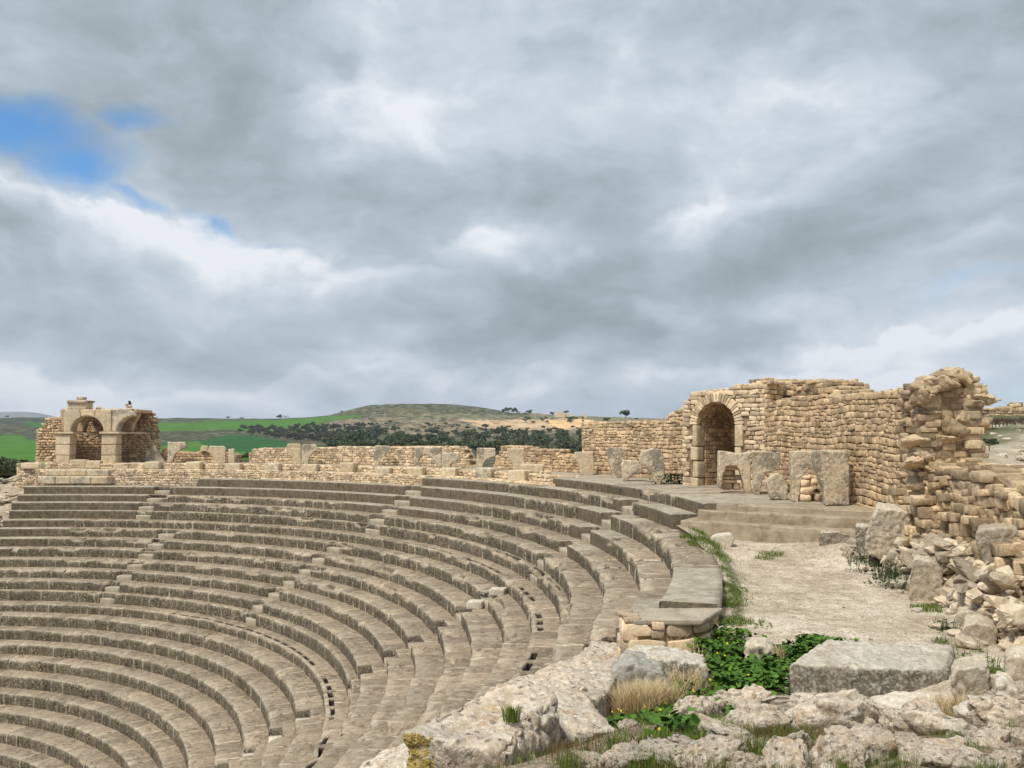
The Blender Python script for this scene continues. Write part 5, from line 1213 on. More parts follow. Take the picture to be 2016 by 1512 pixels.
def mound_rock(label, pts, mat, seed, voxel=.022, amp=.03, pit=.03, scale=2.6, pscale=6, name='boulder', cat='boulder', tone=.5, octv=5, drop=.7, flare=.08):
    """pts: outline (u, v, z) of the rock's upper surface; its sides go down from there"""
    T_ = [on_plane(u, v, z) for (u, v, z) in pts]; c = sum(T_)/len(T_)
    V = list(T_)+[np.array([p[0]+(p[0]-c[0])*flare, p[1]+(p[1]-c[1])*flare, p[2]-drop]) for p in T_]
    Vh, F = hull_vf(V); co, Fo = weathered(Vh, F, voxel, amp, scale, pit=pit, pscale=pscale, seed=seed, smooth_iter=3, octv=octv)
    return tag(local_obj(name, co, Fo, mat, tone=tone), label, cat)
mound_rock('huge pitted block with an ochre lichen corner at the bottom of the photo', [(798, 1445, -1.80), (900, 1385, -1.80), (1015, 1338, -1.80), (1092, 1372, -1.80), (1060, 1420, -1.80), (985, 1478, -1.83), (880, 1468, -1.83)], 'rock', 41, voxel=.017, amp=.055, pit=.018, tone=.5, flare=.0)
mound_rock('dark cracked boulder wedged against the right side of the huge pitted block', [(982, 1482, -1.74), (1030, 1400, -1.74), (1090, 1372, -1.80), (1104, 1400, -1.84), (1100, 1450, -1.95), (1055, 1500, -1.93), (1010, 1512, -1.88)], 'rock', 42, voxel=.018, amp=.045, pit=.03, tone=.38, drop=.5)
mound_rock('smooth sloping slab running down to the grass right of the cracked boulder', [(1080, 1395, -2.0), (1095, 1345, -2.06), (1150, 1362, -2.14), (1228, 1448, -2.12), (1226, 1470, -2.16), (1180, 1505, -2.22), (1130, 1475, -2.16)], 'rock', 43, voxel=.02, amp=.035, pit=.014, tone=.5, name='stone_slab', cat='stone slab', drop=.5)
mound_rock('long flat outcrop of pale rock along the near end of the seats', [(1030, 1335, -2.42), (1100, 1300, -2.55), (1180, 1288, -2.62), (1235, 1300, -2.6), (1190, 1370, -2.36), (1100, 1400, -2.2), (1040, 1380, -2.25)], 'rock', 44, voxel=.022, amp=.06, pit=.022, tone=.42, name='rock_outcrop', cat='rock outcrop')
mound_rock('pale flat rock just left of the stub wall', [(1120, 1302, -2.8), (1165, 1262, -2.95), (1235, 1264, -2.9), (1243, 1295, -2.85), (1200, 1312, -2.8)], 'rock', 45, voxel=.022, amp=.05, pit=.018, tone=.35, name='rock_outcrop', cat='rock outcrop')
mound_rock('pale rock at the bottom edge, left of the huge pitted block', [(690, 1512, -2.5), (760, 1470, -2.5), (815, 1452, -2.45), (840, 1500, -2.4), (780, 1560, -2.4), (700, 1570, -2.5)], 'rock', 46, voxel=.022, tone=.7, amp=.05)
mound_rock('broken rock ledge between the huge pitted block and the flat outcrop', [(1010, 1345, -2.2), (1050, 1322, -2.35), (1120, 1318, -2.4), (1160, 1350, -2.3), (1110, 1372, -2.1), (1050, 1368, -2.1)], 'rock', 47, voxel=.022, tone=.65, amp=.05, name='rock_outcrop', cat='rock outcrop')
# patch of lichen on the corner of the huge block
def lichen_corner():
    blk = [o for o in bpy.data.objects if o.get('label', '').startswith('huge pitted block')][0]; me = blk.data; rg = np.random.default_rng(3)
    n = len(me.vertices); co = np.empty(n*3); me.vertices.foreach_get('co', co); co = co.reshape(-1, 3); no = np.empty(n*3); me.vertices.foreach_get('normal', no); no = no.reshape(-1, 3)
    x0 = co[:, 0].min(); W = co+np.array(blk.location)
    c, s_ = math.cos(PITCH), math.sin(PITCH); yy = W[:, 1]*c+W[:, 2]*s_; zz = -W[:, 1]*s_+W[:, 2]*c; u = 1008+FPX*W[:, 0]/yy
    k = fbm(W*7, 3, 12)*42+fbm(W*24, 2, 2)*26
    ii = np.where((u < 846+k) & (no[:, 2] < .55) & (no[:, 1]+no[:, 0]*.6 < -.15) & (fbm(W*30, 2, 6) > -.25))[0]
    mb = MB(); T, F = stone_template(2, 2.0, 3)
    for i in np.repeat(ii, 4):
        q = .0065*(.6+.9*rg.random()); p = W[i]+rg.normal(size=3)*.007; p = p-no[i]*(np.dot(p-W[i], no[i])+q*.4)
        mb.add(T*np.array([q*1.2, q, q*1.2])+p, F, rg.random())
    o = mb.build('lichen_crust', M['lichen']); tag(o, 'patch of ochre lichen on the left corner of the huge pitted block', 'lichen', kind='stuff')
# jagged bedrock and loose rocks across the lower right
_proto = {}
def field_rock(key, dims, mat, seed, voxel=.022, amp=.06, pit=.045, scale=2.6, pscale=4.5):
    V, F = hull_vf(rand_hull(np.random.default_rng(seed), dims, 18, .45)); co, Fo = weathered(V, F, voxel, amp, scale, pit=pit, pscale=pscale, seed=seed, smooth_iter=2, octv=3)
    _proto[key] = raw_mesh(key, co, Fo, True, {'tone': np.full(len(co), .55)}, [M[mat]])
for i in range(7): field_rock('rock%d' % i, (1.0, .75, .62), 'rock', 700+i, voxel=.03 if i > 3 else .024)
for i in range(4): field_rock('white%d' % i, (1.0, .8, .6), 'white', 720+i, voxel=.04, amp=.05, pit=.02)
for i in range(4): field_rock('grey%d' % i, (1.0, .8, .65), 'boulder', 730+i, voxel=.04, amp=.05, pit=.03)
for i in range(4): field_rock('ochre%d' % i, (1.0, .8, .65), 'rubble', 740+i, voxel=.05, amp=.05, pit=.03)
POS = {'L': 'left', 'R': 'right'}
def put(key, u, v, z, w, h, label, rot=0, name='boulder', cat='boulder', group=None, d=None, sink=.35, tilt=0):
    """w, h: width and height in pixels of the 2016 px photograph"""
    p = on_ground(u, v); z = float(p[2]); y = p[1]; W = w/FPX*y; Hh = h/FPX*y
    o = obj(name, _proto[key], None, loc=(p[0], p[1]+W*.2, z+Hh*(.5-sink)+.0), rot=(tilt, tilt*.6, rot)); o.scale = (W*1.25, (d or W*.95), Hh*2.3)
    return tag(o, label, cat, group)
FR = [ # u, v of the foot, ground height, width px, height px, key, rotation, label
 (1385, 1432, -2.05, 120, 62, 'rock0', .3, 'lichen-stained rounded boulder at the left end of the jagged bedrock'),
 (1470, 1405, -2.15, 110, 60, 'rock1', .1, 'jagged rock crest just below the leafy plants'),
 (1560, 1418, -2.05, 170, 62, 'rock2', -.1, 'long ridge of pitted rock in front of the left end of the slab block'),
 (1640, 1455, -1.98, 240, 92, 'rock3', .05, 'largest pinkish bedrock hump in the middle of the foreground'),
 (1490, 1455, -1.98, 150, 70, 'rock4', .2, 'knobbly pinkish rock beside the single yellow flower'),
 (1560, 1480, -1.92, 110, 50, 'rock5', .9, 'pale cracked rock left of the largest bedrock hump'),
 (1430, 1475, -1.95, 120, 50, 'rock6', 2.2, 'low grey-pink rock at the head of the gravelly patch'),
 (1700, 1382, -2.28, 130, 46, 'white0', .2, 'white pointed boulder leaning on the middle of the slab block'),
 (1665, 1378, -2.3, 50, 40, 'white1', .7, 'small white boulder by the slab block, left of the pointed one'),
 (1825, 1412, -2.2, 150, 58, 'white2', -.2, 'white wedge-shaped boulder with layered pits below the right end of the slab'),
 (1800, 1455, -2.0, 130, 50, 'rock0', 1.7, 'low pinkish rock right of the largest bedrock hump'),
 (1900, 1470, -2.0, 200, 78, 'rock1', 2.4, 'broad pale bedrock hump near the right edge'),
 (1985, 1430, -2.1, 160, 60, 'rock2', 2.9, 'pale bedrock shelf cut by the right edge of the photo'),
 (1960, 1490, -1.9, 170, 70, 'rock5', 1.1, 'bedrock hump in the lower right corner'),
 (1690, 1510, -1.78, 190, 78, 'rock6', .4, 'sharp-crested pale rock at the bottom edge, below the largest hump'),
 (1810, 1508, -1.82, 130, 50, 'rock4', 2.0, 'small orange-veined rock at the bottom edge'),
 (1890, 1525, -1.78, 180, 56, 'rock3', 2.6, 'white rounded rock at the bottom edge toward the right'),
 (2000, 1530, -1.75, 120, 50, 'rock0', .5, 'rock filling the extreme bottom right corner'),
 (1560, 1530, -1.74, 200, 62, 'rock2', 1.2, 'long white rock at the bottom edge below the cracked rock'),
 (1400, 1510, -1.80, 150, 50, 'rock1', .8, 'low pitted rock at the bottom edge left of the yellow flower'),
 (1310, 1500, -1.88, 120, 44, 'rock5', 2.5, 'knobbly rock at the bottom edge below the sloping slab'),
 (1230, 1512, -1.9, 110, 40, 'rock4', .2, 'small pale rock heap at the foot of the sloping slab'),
 (1345, 1465, -2.02, 90, 40, 'rock6', .6, 'grey rock at the lower edge of the grassy hollow'),
 (1290, 1470, -2.05, 46, 22, 'white3', .3, 'flat cream-coloured stone at the tip of the sloping slab'),
 (1160, 1515, -1.95, 80, 34, 'rock0', 2.2, 'round white-spotted rock at the bottom edge under the weeds'),
 (1090, 1500, -2.0, 50, 40, 'grey0', 1.0, 'small grey stone between the cracked boulder and the weeds'),
 (1640, 1530, -1.7, 70, 30, 'white1', 1.4, 'small white stone at the bottom edge'),
 (1530, 1425, -2.05, 60, 36, 'rock4', 1.5, 'small knob of rock just left of the long ridge'),
 (1745, 1420, -2.15, 80, 40, 'rock6', 1.9, 'small grey rock between the white pointed boulder and the wedge-shaped one'),
 (1930, 1418, -2.2, 90, 36, 'white0', 2.0, 'pale stone just below the small pointed stone on the right'),
 (1985, 1395, -2.25, 60, 26, 'white2', 1.0, 'flat white stone near the right edge above the shelf'),
 (1735, 1478, -1.9, 60, 26, 'rock5', .2, 'little pinkish stone in front of the largest hump'),
 (1850, 1440, -2.1, 60, 24, 'grey1', .5, 'small brownish stone between the wedge-shaped boulder and the broad hump')]
for (u, v, z, w, h, key, rot, lab) in FR: put(key, u, v, z, w, h, lab, rot, name='boulder' if w > 70 else 'loose_stone', cat='boulder' if w > 70 else 'stone')
mb = MB(); rgt = np.random.default_rng(99)
for (u, v, z, w, h, key, rot, lab) in FR:
    for q in range(3):
        p = on_ground(u+w*(rgt.random()-.5)*1.1, v+4+6*rgt.random()); n = 60; x = p[0]+rgt.normal(size=n)*.045; y = p[1]+rgt.normal(size=n)*.03
        T_ = np.stack([x, y, gz(x, y)+.01], 1); s__ = np.stack([x, y, gz(x, y)], 1)
        b_ = rgt.normal(size=(n, 2))*.02; hh = .05+.06*rgt.random(n); a_ = rgt.random(n)*6.28; wx = np.cos(a_)*.0022; wy = np.sin(a_)*.0022
        P_ = np.stack([np.stack([x-wx, y-wy, s__[:, 2]-.03], 1), np.stack([x+wx, y+wy, s__[:, 2]-.03], 1), np.stack([x+b_[:, 0], y+b_[:, 1], s__[:, 2]+hh], 1)], 1).reshape(-1, 3)
        mb.add(P_, (np.arange(n)*3)[:, None]+np.arange(3)[None], np.repeat(rgt.random(n), 3))
tag(mb.build('tufted_grass', M['grass'], smooth=False), 'small tufts of grass sprouting at the feet of the foreground rocks', 'grass', kind='stuff')
# rubble strewn between the path and the ruined wall, and pebbles on the path
rg = np.random.default_rng(21)
def strewn(n, sample, keys, smin, smax, label, group, name='rubble_stone', cat='stone', power=2.2, sink=.1):
    k = 0
    while k < n:
        x, y = sample()
        z = float(gz(x, y)); s_ = smin+(smax-smin)*rg.random()**power
        o = obj(name, _proto[keys[int(rg.integers(len(keys)))]], None, loc=(x, y, z+s_*sink), rot=(rg.normal()*.25, rg.normal()*.25, rg.random()*6.28)); o.scale = (s_*(.9+.4*rg.random()), s_*(.8+.3*rg.random()), s_*(.7+.4*rg.random()))
        tag(o, label, cat, group); k += 1
def s_talus():
    while True:
        th = -19+18.5*rg.random(); r = 29.9+1.9*rg.random()**.8; x, y = pol(r, th)
        if y > 9: return float(x), float(y)
strewn(170, s_talus, ['ochre0', 'ochre1', 'ochre2', 'ochre3', 'grey0', 'grey1', 'white3', 'grey2'], .10, .52, 'one of the many rough rubble stones strewn between the path and the ruined wall', 'rubble stones at the foot of the ruined wall')
def s_fg():
    while True:
        x = -1+6.5*rg.random(); y = 4.3+4.2*rg.random()
        if y < 8.4-.1*x and x > -.3: return x, y
strewn(220, s_fg, ['rock0', 'rock2', 'rock4', 'white0', 'white1', 'rock6', 'grey3'], .05, .30, 'one of the small stones scattered between the bedrock humps of the foreground', 'small stones scattered over the foreground', power=2.2, name='small_rock')
def s_path():
    while True:
        th = -20+21*rg.random(); r = 27.5+3.0*rg.random(); x, y = pol(r, th); return float(x), float(y)
strewn(200, s_path, ['white0', 'white1', 'grey2', 'ochre1'], .018, .075, 'one of the small pebbles lying on the trodden path', 'pebbles on the path', name='pebble', cat='pebble', power=3, sink=.1)
# heap of tumbled stones over the bank
def rot_mats(n, rg, a=.5):
    e = rg.normal(size=(n, 3))*np.array([a, a, 1.6]); cx_, sx = np.cos(e[:, 0]), np.sin(e[:, 0]); cy_, sy = np.cos(e[:, 1]), np.sin(e[:, 1]); cz_, sz = np.cos(e[:, 2]), np.sin(e[:, 2]); o = np.zeros(n); i = np.ones(n)
    Rx = np.stack([i, o, o, o, cx_, -sx, o, sx, cx_], 1).reshape(n, 3, 3); Ry = np.stack([cy_, o, sy, o, i, o, -sy, o, cy_], 1).reshape(n, 3, 3); Rz = np.stack([cz_, -sz, o, sz, cz_, o, o, o, i], 1).reshape(n, 3, 3)
    return Rz@Ry@Rx
def heap(parent, name, pts, dims, mat, seed, tilt=.35):
    rg = np.random.default_rng(seed); n = len(pts); Rm = rot_mats(n, rg, tilt); mb = MB(); V0, F0 = cube_grid(7)
    for ti in range(14):
        ii = np.arange(ti, n, 14)
        if not len(ii): continue
        T = rounded(V0, 5.0); T = T+.30*np.stack([vnoise(T*1.2+ti*7.7, 31+a+ti) for a in range(3)], 1)+.10*np.stack([vnoise(T*3.3+ti*3.7, 51+a+ti) for a in range(3)], 1)
        for q in range(6): 
            d = rg.normal(size=3); d /= np.linalg.norm(d); h = T@d; T = T-np.outer(np.maximum(h-(.66+.25*rg.random()), 0), d)
        W = T[None]*dims[ii, None]/2; W = np.einsum('nij,nkj->nki', Rm[ii], W)+pts[ii, None]
        nv = len(T); mb.add(W.reshape(-1, 3), (F0[None]+(np.arange(len(ii))*nv)[:, None, None]).reshape(-1, 4), np.repeat(rg.random(len(ii)), nv))
    return mb.build(name, M[mat], parent, smooth=False)
def bank_heap():
    rg = np.random.default_rng(8); P = []; D = []; tz = lambda q: float(np.interp(q, [-1, 0, 1, 3, 5, 7], [-1.9, -1.55, -1.25, -1.2, -1.35, -1.6]))
    for k in range(420):
        s_ = .3+6.4*rg.random(); h = .55*rg.random()**1.5; out = .40+.30*(1-h)+.10*rg.normal()
        x, y = lo.at(np.array([s_]), np.array([out])); z = -2.62+(tz(s_)+2.75)*h; sz = .09+.30*rg.random()**2.4; P.append((x[0], y[0], z)); D.append((sz*1.5, sz, sz*.62))
    heap(bank, 'tumbled_stones', np.array(P), np.array(D), 'rubble', 4)
bank_heap()
# two loose blocks left on the seats
for (lab, u0, u1, v0, v1, k, sd) in (('loose pale block lying on a seat by the near stairs, left one of two', 917, 948, 1176, 1200, 6, 801), ('loose flat block lying on the seat beside the drain slot, right one of two', 962, 992, 1150, 1172, 7, 802)):
    p = on_plane((u0+u1)/2, v1, ROW_Z[k]); w = (u1-u0)/FPX*p[1]
    V, F = box_vf(p[0]-w/2, p[0]+w/2, p[1], p[1]+.42, p[2]-.02, p[2]+(.22 if k == 6 else .17)); V[:, 0] += .25*(V[:, 1]-p[1])
    co, Fo = weathered(V, F, .03, .015, 4, seed=sd); tag(local_obj('loose_block', co, Fo, 'white'), lab, 'stone block')

# ------------------------------------------------------------------ plants
def blades(mb, cx_, cy_, cz_, n, h, spread, w=.006, lean=.35, rg=rg, tri=3):
    b = rg.normal(size=(n, 2))*spread*.5; a = rg.random(n)*6.28; hh = h*(.5+.7*rg.random(n)); l = lean*rg.random(n)*hh
    out = b/(spread+1e-6)*lean*hh[:, None]*.8; wx = np.cos(a)*w; wy = np.sin(a)*w
    x0 = cx_+b[:, 0]; y0 = cy_+b[:, 1]; dx = out[:, 0]+np.cos(a+1.5)*l; dy = out[:, 1]+np.sin(a+1.5)*l
    z0 = cz_ if np.ndim(cz_) else np.full(n, cz_)
    P = np.stack([np.stack([x0-wx, y0-wy, z0-.02], 1), np.stack([x0+wx, y0+wy, z0-.02], 1), np.stack([x0+wx*.7+dx*.4, y0+wy*.7+dy*.4, z0+hh*.6], 1), np.stack([x0-wx*.7+dx*.4, y0-wy*.7+dy*.4, z0+hh*.6], 1), np.stack([x0+dx, y0+dy, z0+hh], 1)], 1).reshape(-1, 3)
    i = (np.arange(n)*5)[:, None]
    t = np.repeat(rg.random(n), 5)
    mb.add(P, i+np.array([[0, 1, 2, 3]]), t); mb.add(P, i+np.array([[3, 2, 4, 4]])[:, :4], t) if False else mb.add(P, i+np.array([[3, 2, 4]]), t)
def leaves(mb, pts, size, rg=rg, droop=.5, nside=6):
    """round cupped leaves at pts (n,3)"""
    n = len(pts); s_ = size*(.55+.7*rg.random(n)); yaw = rg.random(n)*6.28; tl = droop*(rg.random(n)); 
    ang = np.linspace(0, 2*math.pi, nside, endpoint=False); lx = np.cos(ang)*(.8+.2*np.cos(ang*3)); ly = np.sin(ang)
    X = np.concatenate([np.zeros((n, 1)), s_[:, None]*lx], 1); Y = np.concatenate([np.zeros((n, 1)), s_[:, None]*ly], 1); Z = np.concatenate([np.zeros((n, 1))-.15*s_[:, None], np.zeros((n, nside))], 1)
    ty = rg.random(n)*6.28
    # tilt about a random horizontal axis
    ax = np.cos(ty)[:, None]; ay = np.sin(ty)[:, None]; h = X*ax+Y*ay; Z2 = Z+h*np.sin(tl)[:, None]; sc = np.cos(tl)[:, None]; X = X-h*ax*(1-sc); Y = Y-h*ay*(1-sc)
    P = np.stack([X+pts[:, :1], Y+pts[:, 1:2], Z2+pts[:, 2:3]], 2).reshape(-1, 3); i = (np.arange(n)*(nside+1))[:, None, None]
    F = np.array([[0, 1+k, 1+(k+1) % nside] for k in range(nside)])[None]+i
    mb.add(P, F.reshape(-1, 3), np.repeat(rg.random(n), nside+1))
def patch_pts(cells, dens):
    out = []
    for (u, v, z, r) in cells:
        p = on_ground(u, v); n = int(dens*r*r); a = rg.random(n)*6.28; q = r*np.sqrt(rg.random(n)); out.append(np.stack([p[0]+q*np.cos(a), p[1]+q*np.sin(a)], 1))
    P = np.vstack(out); return np.hstack([P, gz(P[:, 0], P[:, 1])[:, None]])
mal = [(1400, 1300, -2.55, .33), (1430, 1290, -2.55, .42), (1470, 1290, -2.58, .42), (1520, 1285, -2.58, .45), (1570, 1285, -2.58, .42), (1620, 1282, -2.58, .32), (1655, 1283, -2.58, .22), (1430, 1330, -2.5, .42), (1480, 1335, -2.5, .45), (1525, 1330, -2.5, .42), (1450, 1370, -2.4, .36), (1500, 1372, -2.4, .36), (1410, 1375, -2.4, .25), (1535, 1380, -2.4, .2), (1470, 1400, -2.3, .22), (1430, 1262, -2.6, .3), (1290, 1440, 0, .22), (1340, 1405, 0, .25), (1385, 1375, 0, .3), (1310, 1425, 0, .22), (1180, 1425, 0, .14), (1220, 1440, 0, .16), (1430, 1400, 0, .22), (1350, 1430, 0, .25), (1400, 1425, 0, .22), (1240, 1450, 0, .15), (1320, 1465, 0, .15), (1370, 1395, 0, .25)]
Pm = patch_pts(mal, 3200); keep = fbm(Pm*np.array([3, 3, 0]), 3, 5) > -.25; Pm = Pm[keep]; Pm[:, 2] += .02+.20*rg.random(len(Pm))*(.6+.6*fbm(Pm*np.array([2.2, 2.2, 0]), 2, 6))
mb = MB(); leaves(mb, Pm, .034, droop=.9); tag(mb.build('leafy_ground_cover', M['mallow'], smooth=False), 'bright green mallow leaves carpeting the hollow left of the long slab block', 'ground cover', kind='stuff')
mb = MB()
gcells = [(1260, 1420, -2.25, .45), (1320, 1450, -2.2, .4), (1380, 1425, -2.3, .4), (1420, 1400, -2.3, .35), (1220, 1455, -2.15, .25), (1300, 1480, -2.1, .3), (1300, 1425, -2.3, .42), (1360, 1410, -2.35, .35), (1240, 1440, -2.2, .3), (1390, 1440, -2.2, .3), (1330, 1390, -2.4, .3), (1400, 1350, -2.45, .3), (1440, 1225, -2.6, .30), (1425, 1160, -2.6, .26), (1412, 1120, -2.55, .22), (1435, 1190, -2.6, .26), (1400, 1090, -2.5, .24), (1380, 1070, -2.5, .3), (1365, 1058, -2.5, .3), (1520, 1092, -2.55, .25), (1505, 1100, -2.55, .2), (1560, 1056, -2.5, .35), (1600, 1060, -2.5, .3), (1830, 1200, -2.55, .28), (1870, 1205, -2.5, .2), (1900, 1200, -2.5, .2), (1855, 1265, -2.5, .12), (1140, 1490, -2.1, .14), (1180, 1500, -2.05, .12), (1490, 1225, -2.58, .12), (1640, 1290, -2.56, .3)]
P = patch_pts(gcells, 4200); keep = fbm(P*np.array([4, 4, 0]), 3, 15) > -.15; P = P[keep]
for q in range(0, len(P), 4000):
    s_ = P[q:q+4000]; n = len(s_); blades(mb, s_[:, 0], s_[:, 1], s_[:, 2], n, .075, .0001, w=.0045, lean=.9)
r_ = 27.3+.12*rg.normal(size=2600); t_ = -16+18.5*rg.random(2600); x, y = pol(r_, t_); k_ = fbm(np.stack([x*1.5, y*1.5, 0*x], 1), 2, 33) > -.05; x, y = x[k_], y[k_]
blades(mb, x, y, gz(x, y), len(x), .07, .0001, w=.004, lean=.9)
Pl = patch_pts([(1440, 1225, 0, .25), (1440, 1185, 0, .25), (1415, 1130, 0, .2), (1450, 1160, 0, .2), (1500, 1235, 0, .15), (1390, 1080, 0, .2), (1520, 1095, 0, .12)], 900); Pl[:, 2] += .01+.05*rg.random(len(Pl)); leaves(mb, Pl, .022, droop=1.)
tag(mb.build('grass', M['grass'], smooth=False), 'short green grass growing along the seats and in the hollow', 'grass', kind='stuff')
mb = MB()                                                 # straw-coloured stems
for (u, v, z, r, dn) in [(1195, 1398, -2.35, .30, 1700), (1245, 1402, -2.35, .28, 1400), (1165, 1385, -2.4, .22, 1000), (1300, 1395, -2.4, .22, 420), (1345, 1365, -2.45, .2, 160), (1290, 1320, -2.6, .3, 260), (1340, 1315, -2.6, .25, 160)]:
    p = on_ground(u, v); a = rg.random(dn*2)*6.28; q = r*np.sqrt(rg.random(dn*2)); x = p[0]+q*np.cos(a); y = p[1]+q*np.sin(a)*.8; blades(mb, x, y, gz(x, y), dn*2, .25, .0001, w=.0028, lean=.8)
tag(mb.build('dry_grass_tuft', M['drygrass'], smooth=False), 'thick tuft of straw-coloured dry grass around the grey boulder', 'dry grass')
mb = MB()
for (u, v, z, r, dn) in [(1840, 1410, -2.2, .10, 160), (1880, 1410, -2.2, .12, 200), (1535, 1302, -2.55, .08, 90)]:
    p = on_ground(u, v); x = p[0]+rg.normal(size=dn)*r*.5; y = p[1]+rg.normal(size=dn)*r*.5; blades(mb, x, y, gz(x, y), dn, .2, .0001, w=.003, lean=.6)
tag(mb.build('dry_grass_wisps', M['drygrass'], smooth=False), 'thin wisps of dead straw beside the white wedge-shaped boulder', 'dry grass')
mb = MB()                                                 # reddish brown low weeds between the rocks
x = .2+5.4*rg.random(22000); y = 3.6+3.0*rg.random(22000); k_ = fbm(np.stack([x*1.6, y*1.6, 0*x], 1), 3, 61) > .06; x, y = x[k_], y[k_]
blades(mb, x, y, gz(x, y), len(x), .05, .0001, w=.0016, lean=.9)
tag(mb.build('low_weeds', M['brownweed'], smooth=False), 'low brown weeds growing between the foreground rocks', 'weeds', kind='stuff')
mb = MB()
x = -.2+5.6*rg.random(16000); y = 4.2+4.2*rg.random(16000); k_ = fbm(np.stack([x*1.9, y*1.9, 0*x], 1), 3, 91) > .02; x, y = x[k_], y[k_]
blades(mb, x, y, gz(x, y), len(x), .045, .0001, w=.002, lean=.9)
tag(mb.build('low_green_weeds', M['grass'], smooth=False), 'dark green moss and weeds filling gaps between the foreground rocks', 'weeds', kind='stuff')
def weed_clump(label, cells, h, size, mat='weed', dens=900, name='weed_clump', cat='weeds'):
    mb = MB(); P = patch_pts(cells, dens); P = P+np.stack([rg.normal(size=len(P))*.02, rg.normal(size=len(P))*.02, h*rg.random(len(P))*(.5+fbm(P*np.array([4, 4, 0]), 2, 8))], 1)
    leaves(mb, P, size, droop=1.0, nside=4); n = len(P)//3; blades(mb, P[:n, 0], P[:n, 1], gz(P[:n, 0], P[:n, 1]), n, h*1.3, .0001, w=.005, lean=.5)
    tag(mb.build(name, M[mat], smooth=False), label, cat, kind='stuff')
weed_clump('dark leafy weeds behind the small pale boulder below the steps', [(1460, 1056, -2.5, .3), (1440, 1052, -2.5, .25), (1485, 1058, -2.5, .2)], .22, .028)
weed_clump('dry grassy weeds growing at the foot of the lowest step', [(1560, 1062, -2.5, .3), (1600, 1062, -2.5, .3)], .2, .016, 'brownweed')
weed_clump('dark green weeds around the foot of the great pointed boulder', [(1700, 1112, -2.52, .3), (1690, 1125, -2.52, .25), (1730, 1128, -2.52, .3), (1680, 1085, -2.5, .2)], .2, .026)
weed_clump('dense dark plants between the flat-topped block and the path', [(1755, 1140, -2.52, .35), (1770, 1155, -2.52, .35), (1740, 1155, -2.52, .3), (1790, 1165, -2.52, .25), (1775, 1135, -2.52, .3)], .3, .026)
weed_clump('dark bush growing among the rubble right of the upright block', [(1885, 1150, -2.3, .3), (1900, 1140, -2.2, .3), (1880, 1130, -2.2, .25)], .4, .03)
weed_clump('dark green plants at the bend of the path', [(1860, 1240, -2.52, .18), (1875, 1250, -2.52, .18), (1868, 1228, -2.52, .16)], .13, .022)
weed_clump('green weeds with yellow tips behind the squared boulder', [(1920, 1318, -2.35, .3), (1900, 1310, -2.4, .2), (1955, 1320, -2.3, .25)], .22, .022, 'grass')
weed_clump('dark green weeds at the foot of the gateway, left side', [(1325, 955, -1.65, .35), (1300, 953, -1.65, .2), (1340, 957, -1.65, .2)], .01, .03) if False else None
mb = MB(); p = on_plane(1325, 953, -1.65); P = np.stack([p[0]+rg.normal(size=500)*.28, p[1]+rg.normal(size=500)*.15, -1.66+.36*rg.random(500)], 1); leaves(mb, P, .04, droop=1.); tag(mb.build('weed_clump', M['weed'], smooth=False), 'dark green weeds at the wall foot left of the gateway', 'weeds')
mb = MB(); p = on_plane(1610, 985, -1.65); P = np.stack([p[0]+rg.normal(size=160)*.06, p[1]+.15+rg.normal(size=160)*.1, -1.66+.28*rg.random(160)], 1); leaves(mb, P, .03, droop=1.); tag(mb.build('weed_clump', M['weed'], smooth=False), 'small weeds under the right-hand pair of arch blocks', 'weeds')
mb = MB(); p = on_plane(1008, 1415, -1.80); blades(mb, p[0], p[1], p[2], 90, .085, .05, w=.004, lean=.5); tag(mb.build('grass_sprig', M['grass'], smooth=False), 'single sprig of green grass on top of the huge pitted block', 'grass')
# yellow wildflowers
def flower_mesh():
    V = []; F = []; n = 9
    for k in range(n):
        a = 2*math.pi*k/n; c_, s_ = math.cos(a), math.sin(a); b = len(V)
        V += [(c_*.004-s_*.004, s_*.004+c_*.004, 0), (c_*.004+s_*.004, s_*.004-c_*.004, 0), (c_*.018+s_*.004, s_*.018-c_*.004, .006), (c_*.018-s_*.004, s_*.018+c_*.004, .006)]; F.append((b, b+1, b+2, b+3))
    b = len(V); V += [(.007*math.cos(2*math.pi*k/6), .007*math.sin(2*math.pi*k/6), .003) for k in range(6)]+[(0, 0, .008)]; F += [(b+k, b+(k+1) % 6, b+6) for k in range(6)]
    return raw_mesh('petals', V, F, False, {'tone': np.full(len(V), .5)}, [M['petal']])
fm = flower_mesh()
sm = raw_mesh('stem', [(-.002, 0, 0), (.002, 0, 0), (.002, 0, -.12), (-.002, 0, -.12), (0, -.002, 0), (0, .002, 0), (0, .002, -.12), (0, -.002, -.12)], [(0, 1, 2, 3), (4, 5, 6, 7)], False, {'tone': np.full(8, .5)}, [M['grass']])
def flower(u, v, z, lab, s=1.0, grp='yellow wildflowers in the green hollow'):
    q = on_ground(u, v+8); q[2] += .10; f = thing('wildflower', lab, 'flower', tuple(q), rg.random()*6, grp); f.rotation_euler = (.5+rg.random()*.6, rg.normal()*.3, rg.random()*.8)
    s *= .62; f.scale = (s, s, s); obj('petals', fm, f); obj('stem', sm, f)
fl = [(1400, 1262), (1408, 1270), (1414, 1264), (1424, 1268), (1432, 1275), (1416, 1277), (1444, 1272), (1424, 1283), (1400, 1278), (1412, 1295), (1427, 1300), (1405, 1322), (1390, 1318), (1437, 1325), (1398, 1350), (1450, 1355), (1408, 1362), (1395, 1330), (1380, 1345), (1442, 1308), (1410, 1308), (1473, 1340), (1365, 1372), (1350, 1385), (1372, 1388)]
for u, v in fl: flower(u, v, -2.38, 'one of the small yellow wildflowers dotted over the mallow leaves', .85+.4*rg.random())
